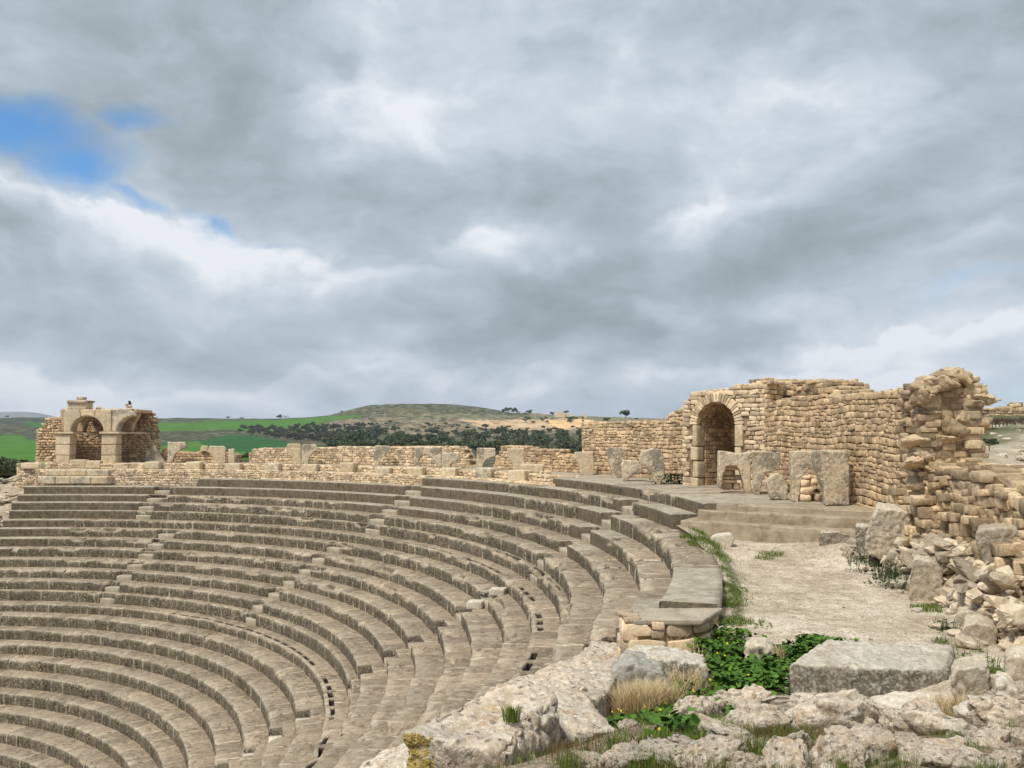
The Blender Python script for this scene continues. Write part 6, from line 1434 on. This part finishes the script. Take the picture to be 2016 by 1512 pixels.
fl2 = [(1165, 1402), (1178, 1408), (1186, 1412), (1172, 1415), (1198, 1410), (1205, 1416), (1217, 1410), (1222, 1414), (1210, 1405), (1190, 1398), (1238, 1395), (1270, 1405), (1285, 1392), (1300, 1412), (1310, 1398), (1322, 1420), (1335, 1404), (1345, 1440), (1262, 1452), (1252, 1438), (1232, 1458), (1280, 1440), (1298, 1462), (1128, 1460), (1140, 1475), (1120, 1490)]
for u, v in fl2: flower(u, v, -2.16, 'one of the small yellow wildflowers in the grass below the dry tuft', .7+.35*rg.random(), 'yellow wildflowers below the dry grass tuft')
flower(1504, 1432, -1.80, 'single larger yellow flower among the pinkish foreground rocks', 1.25, None)
lichen_corner()

# ------------------------------------------------------------------ far country
SKY_PX = [(-2500, 822), (-400, 822), (0, 823), (150, 822), (300, 823), (450, 824), (560, 824), (620, 820), (650, 817), (672, 812), (700, 803), (730, 798), (760, 796), (800, 795), (860, 795), (900, 797), (940, 801), (985, 808), (1010, 812), (1060, 814), (1110, 819), (1160, 820), (1240, 822), (1340, 825), (1500, 826), (1800, 818), (2016, 815), (4000, 815)]
def sky_v(u): return np.interp(u, [a for a, b in SKY_PX], [b for a, b in SKY_PX])
TD = np.array([58, 80, 120, 200, 300, 450, 650, 900, 1200]); TV = np.array([1040, 1010, 965, 930, 905, 885, 862, 842, 0.])
def kd(u): return 1-.66*sstep(1350, 1800, u)
def terr_v(u, d):
    """bearing height (v) of the ground at distance d"""
    x = np.log(np.maximum(d/kd(u), 1)); s = sky_v(u)
    v = np.interp(x, np.log(TD[:-1]), TV[:-1])
    f = sstep(np.log(640), np.log(1200), x); return np.where(x > np.log(640), 864*(1-f)+s*f, v)
def d_of(u, v):
    ds = np.exp(np.linspace(math.log(60), math.log(1200), 200))*float(kd(u)); vs = terr_v(np.full(200, float(u)), ds); return float(np.interp(-v, -vs, ds))
def inpoly(u, v, poly):
    c = np.zeros(np.shape(u), bool); n = len(poly)
    for i in range(n):
        x0, y0 = poly[i]; x1, y1 = poly[(i+1) % n]
        c ^= ((y0 > v) != (y1 > v)) & (u < (x1-x0)*(v-y0)/((y1-y0) or 1e-9)+x0)
    return c
FIELDS = [ # outline by bearing; lies on the slope at the distance that bearing meets it
 ([(300, 832), (460, 829), (560, 826), (640, 820), (712, 816), (716, 821), (660, 826), (610, 838), (560, 848), (440, 846), (380, 848), (300, 848)], (.065, .165, .018), 0.),
 ([(300, 868), (330, 872), (400, 866), (450, 856), (480, 856), (560, 868), (575, 874), (700, 880), (700, 905), (300, 905)], (.022, .095, .018), 0.),
 ([(300, 880), (392, 868), (415, 886), (440, 910), (300, 910)], (.065, .165, .018), 0.),
 ([(-1500, 858), (45, 858), (60, 866), (80, 868), (120, 868), (120, 906), (-1500, 906)], (.06, .165, .016), 0.),
 ([(50, 832), (130, 832), (130, 842), (95, 845), (60, 838)], (.035, .15, .015), 0.),
 ([(460, 888), (500, 890), (500, 906), (460, 906)], (.06, .17, .02), 0.)]
def terrain():
    us = np.concatenate([np.arange(-40000, -600, 900), np.arange(-600, 2400, 5.), np.arange(2400, 42000, 900)])
    # bearing as an angle all the way round
    A = np.where((us > -600) & (us < 2400), np.arctan((us-1008)/FPX), 0)
    aL = math.atan((-600-1008)/FPX); aR = math.atan((2400-1008)/FPX); nl = (us < -600).sum()+1; nr = (us >= 2400).sum()
    A[us <= -600] = np.linspace(-math.pi, aL, nl)[:(us <= -600).sum()] if False else np.linspace(-math.pi, aL, (us <= -600).sum())
    A[us >= 2400] = np.linspace(aR, math.pi, nr)
    nu = len(us); t = np.concatenate([np.linspace(math.log(58), math.log(400), 40), np.linspace(math.log(400), math.log(1200), 150)[1:], np.log([1300, 1600, 2200, 3200])]); nd = len(t)
    U, T = np.meshgrid(us, t, indexing='ij'); k = kd(U); D = np.exp(T)*k
    Vv = terr_v(np.clip(U, -600, 2400), np.minimum(D, 1200*k))
    Z = (855.1-Vv)/FPX*D
    Zs = (855.1-sky_v(np.clip(U, -600, 2400)))/FPX*1200*k; far = np.exp(T) > 1201
    Z = np.where(far, Zs-(np.exp(T)-1200)*k*.04, Z)
    AA = np.repeat(A[:, None], nd, 1); X = np.sin(AA)*D/np.cos(np.clip(AA, -.9, .9)); Y = np.cos(AA)*D/np.cos(np.clip(AA, -.9, .9))
    P = np.stack([X.ravel(), Y.ravel(), Z.ravel()], 1)
    nz = fbm(np.stack([X.ravel()/22, Y.ravel()/22, 0*X.ravel()], 1), 4, 9); P[:, 2] += nz*np.clip(D.ravel()/1200, 0, 1)*1.6
    u, v = U.ravel(), Vv.ravel(); d1 = fbm(np.stack([X.ravel()/60, Y.ravel()/60, 0*u], 1), 4, 1)
    uu = u+d1*8; vv = v+fbm(np.stack([X.ravel()/35, Y.ravel()/35, 0*u+5], 1), 3, 2)*1.6
    col = np.tile([.052, .068, .026], (len(u), 1)); rocky = np.full(len(u), .55)
    def setc(m, c, r): col[m] = c; rocky[m] = r
    setc(inpoly(uu, vv, [(-700, 815), (300, 815), (300, 834), (-700, 836)]), (.045, .065, .04), .3)
    setc(inpoly(uu, vv, [(640, 790), (1005, 790), (1020, 815), (930, 824), (760, 824), (640, 830)]), (.072, .080, .036), .9)
    setc(inpoly(uu, vv, [(760, 804), (840, 806), (830, 812), (770, 812)]), (.13, .125, .05), .4)
    setc(inpoly(uu, vv, [(590, 846), (660, 828), (760, 820), (900, 822), (1000, 822), (1180, 822), (1180, 852), (1040, 856), (900, 858), (740, 852), (640, 850)]), (.22, .175, .105), 1.0)
    setc(inpoly(uu, vv, [(900, 826), (1010, 826), (1150, 824), (1180, 836), (1120, 846), (960, 846)]), (.60, .42, .24), .6)  # sunny spots, this and the next patch: sunlight put into the ground colour
    setc(inpoly(uu, vv, [(1070, 828), (1170, 824), (1170, 838), (1100, 842)]), (.80, .50, .24), .3)
    setc(inpoly(uu, vv, [(760, 816), (900, 814), (1060, 818), (1060, 826), (880, 824)]), (.17, .165, .08), .9)
    setc(inpoly(uu, vv, [(1040, 812), (1400, 814), (1400, 826), (1180, 828), (1040, 820)]), (.22, .20, .10), .7)
    setc(inpoly(uu, vv, [(560, 850), (740, 852), (900, 858), (1200, 852), (1200, 930), (560, 930)]), (.075, .072, .035), .5)
    setc(u > 1500, (.20, .17, .10), .7); m = (u > 1500) & (d1 > .05); setc(m, (.075, .105, .030), .4)
    for poly, c, r in FIELDS: setc(inpoly(uu, vv, poly), c, r)
    i, j = np.meshgrid(np.arange(nu-1), np.arange(nd-1), indexing='ij'); i = i.ravel(); j = j.ravel()
    F = np.stack([i*nd+j, (i+1)*nd+j, (i+1)*nd+j+1, i*nd+j+1], 1)
    me = raw_mesh('hills', P, F, True, {'Col': col, 'rocky': rocky}, [M['terrain']]); tag(obj('hills', me), None, None, kind='structure')
terrain()
def far_mountain():
    us = np.linspace(-500, 130, 60); V = []; F = []
    for i, u in enumerate(us):
        h = 814+10*((u-20)/120)**2*.35 if False else float(np.interp(u, [-500, -250, -60, 10, 40, 70, 100, 130], [818, 809, 812, 811, 810.5, 812, 818, 826]))
        for (v, d) in ((855, 6500), (h+2+1.2*math.sin(u*.21), 7400), (h, 8000), (900, 9500)):
            q = at_dist(u, v, d); V.append(q)
    for i in range(len(us)-1):
        for j in range(3): F.append((i*4+j, (i+1)*4+j, (i+1)*4+j+1, i*4+j+1))
    m, t, bs = new_mat('far_mountain'); bs.inputs['Base Color'].default_value = (.20, .20, .19, 1)
    tag(obj('mountain', raw_mesh('mountain', V, F, True, {}, [m])), None, None, kind='structure')
far_mountain()
# ground falling away outside the theatre, and the rubble slope past its far end
def outer_ground():
    th = np.concatenate([np.arange(-180, -22, 4.), np.arange(-22, 130, 1.), np.arange(130, 181, 3.)]); rs = np.array([31.0, 33, 36, 42, 52, 66, 85]); T, Rr = np.meshgrid(th, rs, indexing='ij')
    x, y = pol(Rr.ravel(), T.ravel()); z = -2.3-(Rr.ravel()-31)*.17; side = sstep(10, -5, T.ravel())*sstep(-120, -60, T.ravel()); z = z*(1-side)+(-1.75-(Rr.ravel()-31)*.012)*side
    z = z+fbm(np.stack([x/2, y/2, 0*x], 1), 3, 5)*.12; n, m = T.shape; i, j = np.meshgrid(np.arange(n-1), np.arange(m-1), indexing='ij'); i = i.ravel(); j = j.ravel(); F = np.stack([i*m+j, (i+1)*m+j, (i+1)*m+j+1, i*m+j+1], 1)
    veg = .55+.3*fbm(np.stack([x/5, y/5, 0*x], 1), 3, 6)
    tag(obj('slope', raw_mesh('slope', np.stack([x, y, z], 1), F, True, {'veg': veg, 'soil': np.full(len(x), .3)}, [M['ground']])), None, None, kind='structure')
    th = np.arange(96.0, 150, .8); rs = np.arange(22.0, 33.2, .4); T, Rr = np.meshgrid(th, rs, indexing='ij'); x, y = pol(Rr.ravel(), T.ravel())
    z = np.interp(Rr.ravel(), [22, 26, 28.5, 29, 33.2], [-5.3, -3.6, -3.2, -2.6, -2.7])+fbm(np.stack([x, y, 0*x], 1), 3, 5)*.2-.15; n, m = T.shape; i, j = np.meshgrid(np.arange(n-1), np.arange(m-1), indexing='ij'); i = i.ravel(); j = j.ravel(); F = np.stack([i*m+j, (i+1)*m+j, (i+1)*m+j+1, i*m+j+1], 1)
    tag(obj('sloping_ground', raw_mesh('sloping_ground', np.stack([x, y, z], 1), F, True, {'veg': np.full(len(x), .2), 'soil': np.full(len(x), .5)}, [M['ground']])), None, None, kind='structure')
    for k in range(75):
        t = 97.0+6*rg.random(); r = 22+8*rg.random(); xx, yy = pol(r, t); zz = np.interp(r, [22, 26, 28.5, 29, 33], [-5.3, -3.6, -3.2, -2.6, -2.7]); s_ = .25+.7*rg.random()**2
        o = obj('fallen_stone', _proto[['ochre0', 'ochre1', 'white2', 'grey1', 'ochre3'][k % 5]], None, loc=(float(xx), float(yy), float(zz)+.05), rot=(rg.normal()*.2, rg.normal()*.2, rg.random()*6)); o.scale = (s_*1.4, s_, s_*.6)
        tag(o, 'one of the rubble stones on the slope left of the far end of the seats', 'stone', 'rubble stones beyond the far end of the seats')
outer_ground()
# block seat fragments on that slope
# ---- trees
def tree_meshes(seed, nclump, leaf, nleaf, wide=1.0, tall=1.0, mat='olive', trunk=True):
    r = np.random.default_rng(seed); P = []; S = []
    for c in range(nclump):
        d = r.normal(size=3); d /= np.linalg.norm(d); q = d*r.random()**.45*np.array([.40*wide, .40*wide, .30*tall])+np.array([0, 0, .62*tall]); cr = .09+.11*r.random()
        n = int(nleaf/nclump); e = r.normal(size=(n, 3)); e /= np.linalg.norm(e, axis=1)[:, None]; P.append(q+e*cr*(.6+.5*r.random(n))[:, None]*np.array([1, 1, .75])); S.append(np.full(n, .25+.5*r.random()))
    P = np.vstack(P); tone = np.concatenate(S)+.25*(r.random(len(P))-.5); n = len(P); s_ = leaf*(.6+.8*r.random(n)); a = r.normal(size=(n, 3)); a /= np.linalg.norm(a, axis=1)[:, None]; b = np.cross(a, r.normal(size=(n, 3))); b /= np.linalg.norm(b, axis=1)[:, None]
    V = np.stack([P-a*s_[:, None], P+b*s_[:, None]*.7, P+a*s_[:, None], P-b*s_[:, None]*.7], 1).reshape(-1, 3); F = (np.arange(n)*4)[:, None]+np.arange(4)[None]
    crown = raw_mesh('crown', V, F, False, {'tone': np.repeat(np.clip(tone, 0, 1), 4)}, [M[mat]])
    V = []; F = []
    def limb(p, q, r0, r1):
        b = len(V); p = np.array(p); q = np.array(q)
        for (c, rr) in ((p, r0), (q, r1)):
            for k in range(5): V.append((c[0]+rr*math.cos(k*1.2566), c[1]+rr*math.sin(k*1.2566), c[2]))
        for k in range(5): F.append((b+k, b+(k+1) % 5, b+5+(k+1) % 5, b+5+k))
    limb((0, 0, -.08), (.02, 0, .28*tall), .035, .025)
    for k in range(4):
        a_ = k*1.6+seed; limb((.02, 0, .26*tall), (.22*wide*math.cos(a_), .22*wide*math.sin(a_), .6*tall), .02, .008)
    return crown, raw_mesh('trunk', V, F, True, {'tone': np.full(len(V), .4)}, [M['bark']])
olive = [tree_meshes(900+i, 16, .055, 1100, 1.35, .85, 'olive') for i in range(3)]
scrub = [tree_meshes(910+i, 18, .06, 1200, 1.4, .9, 'scrub') for i in range(3)]
bush = [tree_meshes(920+i, 10, .05, 500, 1.3, .7, 'bush') for i in range(2)]
twig = [tree_meshes(930, 12, .022, 700, 1.4, .8, 'twig')]
def tree(ms, u, vb, h, label, group=None, cat='tree', name='tree', d=None, wide=1.0):
    """u bearing, vb foot, h height in px"""
    dd = d or d_of(u, vb); q = at_dist(u, vb, dd); H = h/FPX*dd*1.25
    t = thing(name, label, cat, (q[0], q[1], q[2]-.02*H), rg.random()*6, group); t.scale = (H*wide, H*wide, H); obj('crown', ms[0], t); obj('trunk', ms[1], t); return t
r2 = np.random.default_rng(77)
tree(scrub[0], 1001, 814, 12, 'left one of a cluster of dark trees on the skyline right of the flat hill')
tree(scrub[1], 998+14, 814, 11, 'right one of the dark tree pair on the skyline right of the flat hill'); tree(scrub[2], 992, 813, 7, 'lowest dark bush at the left foot of the skyline tree cluster')
tree(bush[0], 1020, 815, 7, 'rounded bush just right of the skyline tree cluster'); tree(olive[0], 1043, 816, 9, 'small ragged tree on the skyline left of the cream ruined building', wide=1.2); tree(bush[1], 1034, 816, 5, 'low bush beside the small ragged skyline tree')
tree(bush[0], 1114, 816, 10, 'bright yellow-green tree in front of the cream ruined building'); tree(scrub[1], 1087, 818, 7, 'small dark tree left of the cream ruined building')
tree(scrub[2], 1231, 822, 13, 'lone round tree on the skyline above the tall ochre wall', d=300, wide=1.1); tree(scrub[0], 1196, 831, 9, 'dark low bush just above the top of the tall ochre wall', d=180, wide=1.3); tree(bush[1], 1253, 826, 5, 'tiny bush right of the lone round tree', d=300)
tree(olive[1], 550, 825, 10, 'lone dark tree on the skyline above the green fields'); tree(twig[0], 563, 825, 8, 'bare tree just right of the lone skyline tree'); tree(scrub[0], 449, 825, 5, 'tiny tree on the skyline left of the lone tree'); tree(scrub[2], 476, 825, 3, 'low bushes on the skyline between the two skyline trees', wide=2.5)
tree(olive[2], 14, 823, 5, 'tiny tree on the skyline in front of the far blue mountain'); tree(scrub[2], 673, 813, 4, 'tiny bush on the left shoulder of the flat hill')
for k in range(26):
    u = 1025+125*r2.random(); v = 826+10*r2.random()-(u-1025)*.02
    tree(bush[k % 2], u, v, 5+4*r2.random(), 'one of the yellow-green bushes on the sunlit slope below the ruined building', 'yellow-green bushes on the sunlit slope', 'bush', 'bush')
def grove(poly, n, hmin, hmax, ms, label, group, jitter=.6, spacing=None, name='olive_tree', cat='olive tree'):
    us = [p[0] for p in poly]; vs = [p[1] for p in poly]; k = 0; pts = []
    tries = 0
    while k < n and tries < 20000:
        tries += 1; u = min(us)+(max(us)-min(us))*r2.random(); v = min(vs)+(max(vs)-min(vs))*r2.random()
        if not inpoly(np.array([u]), np.array([v]), poly)[0]: continue
        h = hmin+(hmax-hmin)*(v-min(vs))/(max(vs)-min(vs))
        if any(abs(u-a)/1.2+abs(v-b)*1.8 < h*jitter for a, b in pts): continue
        pts.append((u, v)); tree(ms[int(r2.integers(len(ms)))], u, v, h*(.55+.85*r2.random()), label, group, cat, name); k += 1
grove([(452, 852), (470, 845), (560, 847), (640, 838), (700, 840), (760, 850), (740, 872), (640, 876), (570, 868), (500, 860)], 135, 8, 13, olive, 'one of the grey-green olive trees in the grove above the bright green field', 'olive trees in the grove on the hillside')
grove([(640, 872), (760, 852), (900, 856), (1040, 856), (1160, 856), (1160, 905), (900, 905), (640, 896)], 160, 11, 24, scrub, 'one of the dark trees of the wood filling the valley behind the back wall', 'dark trees in the valley wood', .42, name='valley_tree', cat='tree')
grove([(700, 846), (760, 832), (900, 838), (1060, 846), (1160, 842), (1160, 856), (900, 856), (760, 852)], 50, 6, 10, [scrub[0], olive[0], bush[0]], 'one of the scattered bushes on the stony slope above the valley wood', 'scattered bushes on the stony slope', 1.2, name='bush', cat='bush')
tree(twig[0], 1050, 888, 22, 'reddish brown leafless thicket behind the stepped wall top', wide=1.5, cat='thicket', name='thicket'); tree(twig[0], 1026, 886, 16, 'smaller brown leafless thicket left of the reddish one', wide=1.3, cat='thicket', name='thicket')
for i, (u, vb, h) in enumerate([(3, 960, 58), (22, 962, 52), (-25, 966, 62)]): tree(scrub[i], u, vb, h, ['dark bushy tree at the left edge beside the pavilion foot', 'right-hand dark bushy tree touching the pavilion foot wall', 'dark bushy tree mostly beyond the left edge of the photo'][i], d=66+4*i, wide=1.0)
for i, (u, h) in enumerate([(465, 12), (482, 14), (472, 10), (925, 20), (940, 16), (1110, 18), (1122, 15)]): tree(scrub[i % 3] if i < 5 else bush[0], u, [905, 906, 908, 915, 918, 897, 899][i], h, ['bush at the left side of the wall gap', 'dark bush in the middle of the wall gap', 'low bush at the foot of the wall gap', 'dark shrub in the gap at the right end of the long wall', 'shrub in the right part of the wall gap', 'pale prickly shrub behind the low wall beside the tall ochre wall', 'prickly shrub touching the tall ochre wall'][i], d=70+6*i, wide=1.1, cat='shrub', name='shrub')
# cream ruined building on the sunlit brow
def brow_building():
    t = thing('ruined_building', 'roofless cream-walled building catching the sun on the brow of the slope', 'building'); d = d_of(1120, 822)
    q0 = at_dist(1120, 822, d)
    for j, (u0, u1, v0, v1, nm) in enumerate([(1092, 1112, 812, 820, 'wall'), (1112, 1130, 815, 820, 'wall'), (1121, 1155, 820, 824, 'wall'), (1150, 1155, 815, 824, 'gable_stump'), (1092, 1104, 811, 813, 'wall')]):
        a = at_dist(u0, v1, d+j*2-6); b = at_dist(u1, v0, d+j*2-6); mb = MB(); V, F = box_vf(a[0], b[0], a[1], a[1]+1.2, a[2]-1.5, b[2]); mb.add(V, F, .6); mb.build(nm, M['render'], t, smooth=False)
brow_building()
# ruined wall on the rise at the right edge, terraces and shrubs below it
def right_far():
    d = 62.
    pts = []
    for u, v in [(1935, 806), (1960, 804), (1990, 800), (1995, 794), (2013, 793), (2014, 803), (2060, 803)]: q = at_dist(u, v, d); pts.append((q[0], q[2]))
    x0 = pts[0][0]; P = Path([(x0-3, d), (pts[-1][0]+6, d)], -1)
    if P.ny[0] > 0: P = Path([(x0-3, d), (pts[-1][0]+6, d)], 1)
    coursed_wall('distant_ruin', 'distant ruined wall on the rise at the right edge with one taller stub', P, const(at_dist(1990, 822, d)[2]-.3), lambda s: np.interp(np.asarray(s)+x0-3, [p_[0] for p_ in pts], [p_[1] for p_ in pts]), thick=.8, ch=.28, ln=.5, dep=.3, seed=95, mat='masonry_rough', back=False, rough=.3)
    for k in range(12):
        u = 1938+7.5*k; tree(twig[0], u, 843-k*.2, 20+4*r2.random(), 'one of the purplish bare shrubs below the distant ruined wall', 'bare shrubs below the distant ruin', 'shrub', 'bare_shrub', d=48+2*r2.random(), wide=1.1)
    for k in range(9):
        u = 1945+11*k; tree(bush[k % 2], u, 853, 10+4*r2.random(), 'one of the low green bushes in the row under the bare shrubs', 'green bushes under the bare shrubs', 'bush', 'bush', d=45, wide=1.6)
    xs = np.linspace(15, 60, 46); ys = np.array([17., 19, 21, 24, 27, 30, 33, 36, 40, 44, 50, 58, 66, 80]); zs = np.interp(ys, [17, 24, 36, 44, 50, 58, 66, 80], [-1.0, -.9, -.35, .15, .6, 1.1, 1.6, 1.8])
    V = []; 
    for y, z in zip(ys, zs):
        for i in range(46): x = max(y*.53, 9.6)+i*(y*.9/45); V.append((x, y, z+.15*math.sin(x*1.3+y)))
    F = []
    for j in range(len(ys)-1):
        for i in range(45): F.append((j*46+i, j*46+i+1, (j+1)*46+i+1, (j+1)*46+i))
    V = np.array(V); tag(obj('hillside', raw_mesh('hillside', V, F, True, {'veg': .5+.5*fbm(V*.5, 3, 3), 'soil': np.full(len(V), .4)}, [M['ground']])), None, None, kind='structure')
    for k in range(60):
        y = 18+26*r2.random()**1.3; x = y*(.55+.10*r2.random()); z = np.interp(y, ys, zs); s_ = .2+.5*r2.random()
        o = obj('hillside_stone', _proto[['grey0', 'ochre1', 'white1', 'grey2'][k % 4]], None, loc=(x, y, z+.02), rot=(0, 0, 6*r2.random())); o.scale = (s_*1.3, s_, s_*.7); tag(o, 'one of the stones lying on the terraced hillside beyond the torn wall end', 'stone', 'stones on the terraced hillside')
    put('grey3', 2012, 915, -.95, 60, 60, 'smooth grey boulder behind the tumbled wall at the right edge', .3)
    tree(scrub[0], 1948, 885, 22, 'dark green bush just right of the torn wall end', d=22., wide=1.0, cat='bush', name='bush')
right_far()
def atmosphere():
    V, F = box_vf(-4200, 4200, -4200, 4200, -200, 160)
    m = bpy.data.materials.new('thin_haze'); m.use_nodes = True; t = NT(m.node_tree); m.node_tree.nodes.clear(); out = t.node('ShaderNodeOutputMaterial'); v = t.node('ShaderNodeVolumePrincipled')
    v.inputs['Color'].default_value = (.75, .85, 1, 1); v.inputs['Density'].default_value = .00012; v.inputs['Anisotropy'].default_value = .2; t.l.new(v.outputs[0], out.inputs['Volume'])
    tag(obj('haze', raw_mesh('haze', V, F, False, {}, [m])), None, None, kind='stuff')
atmosphere()
bpy.context.view_layer.update()
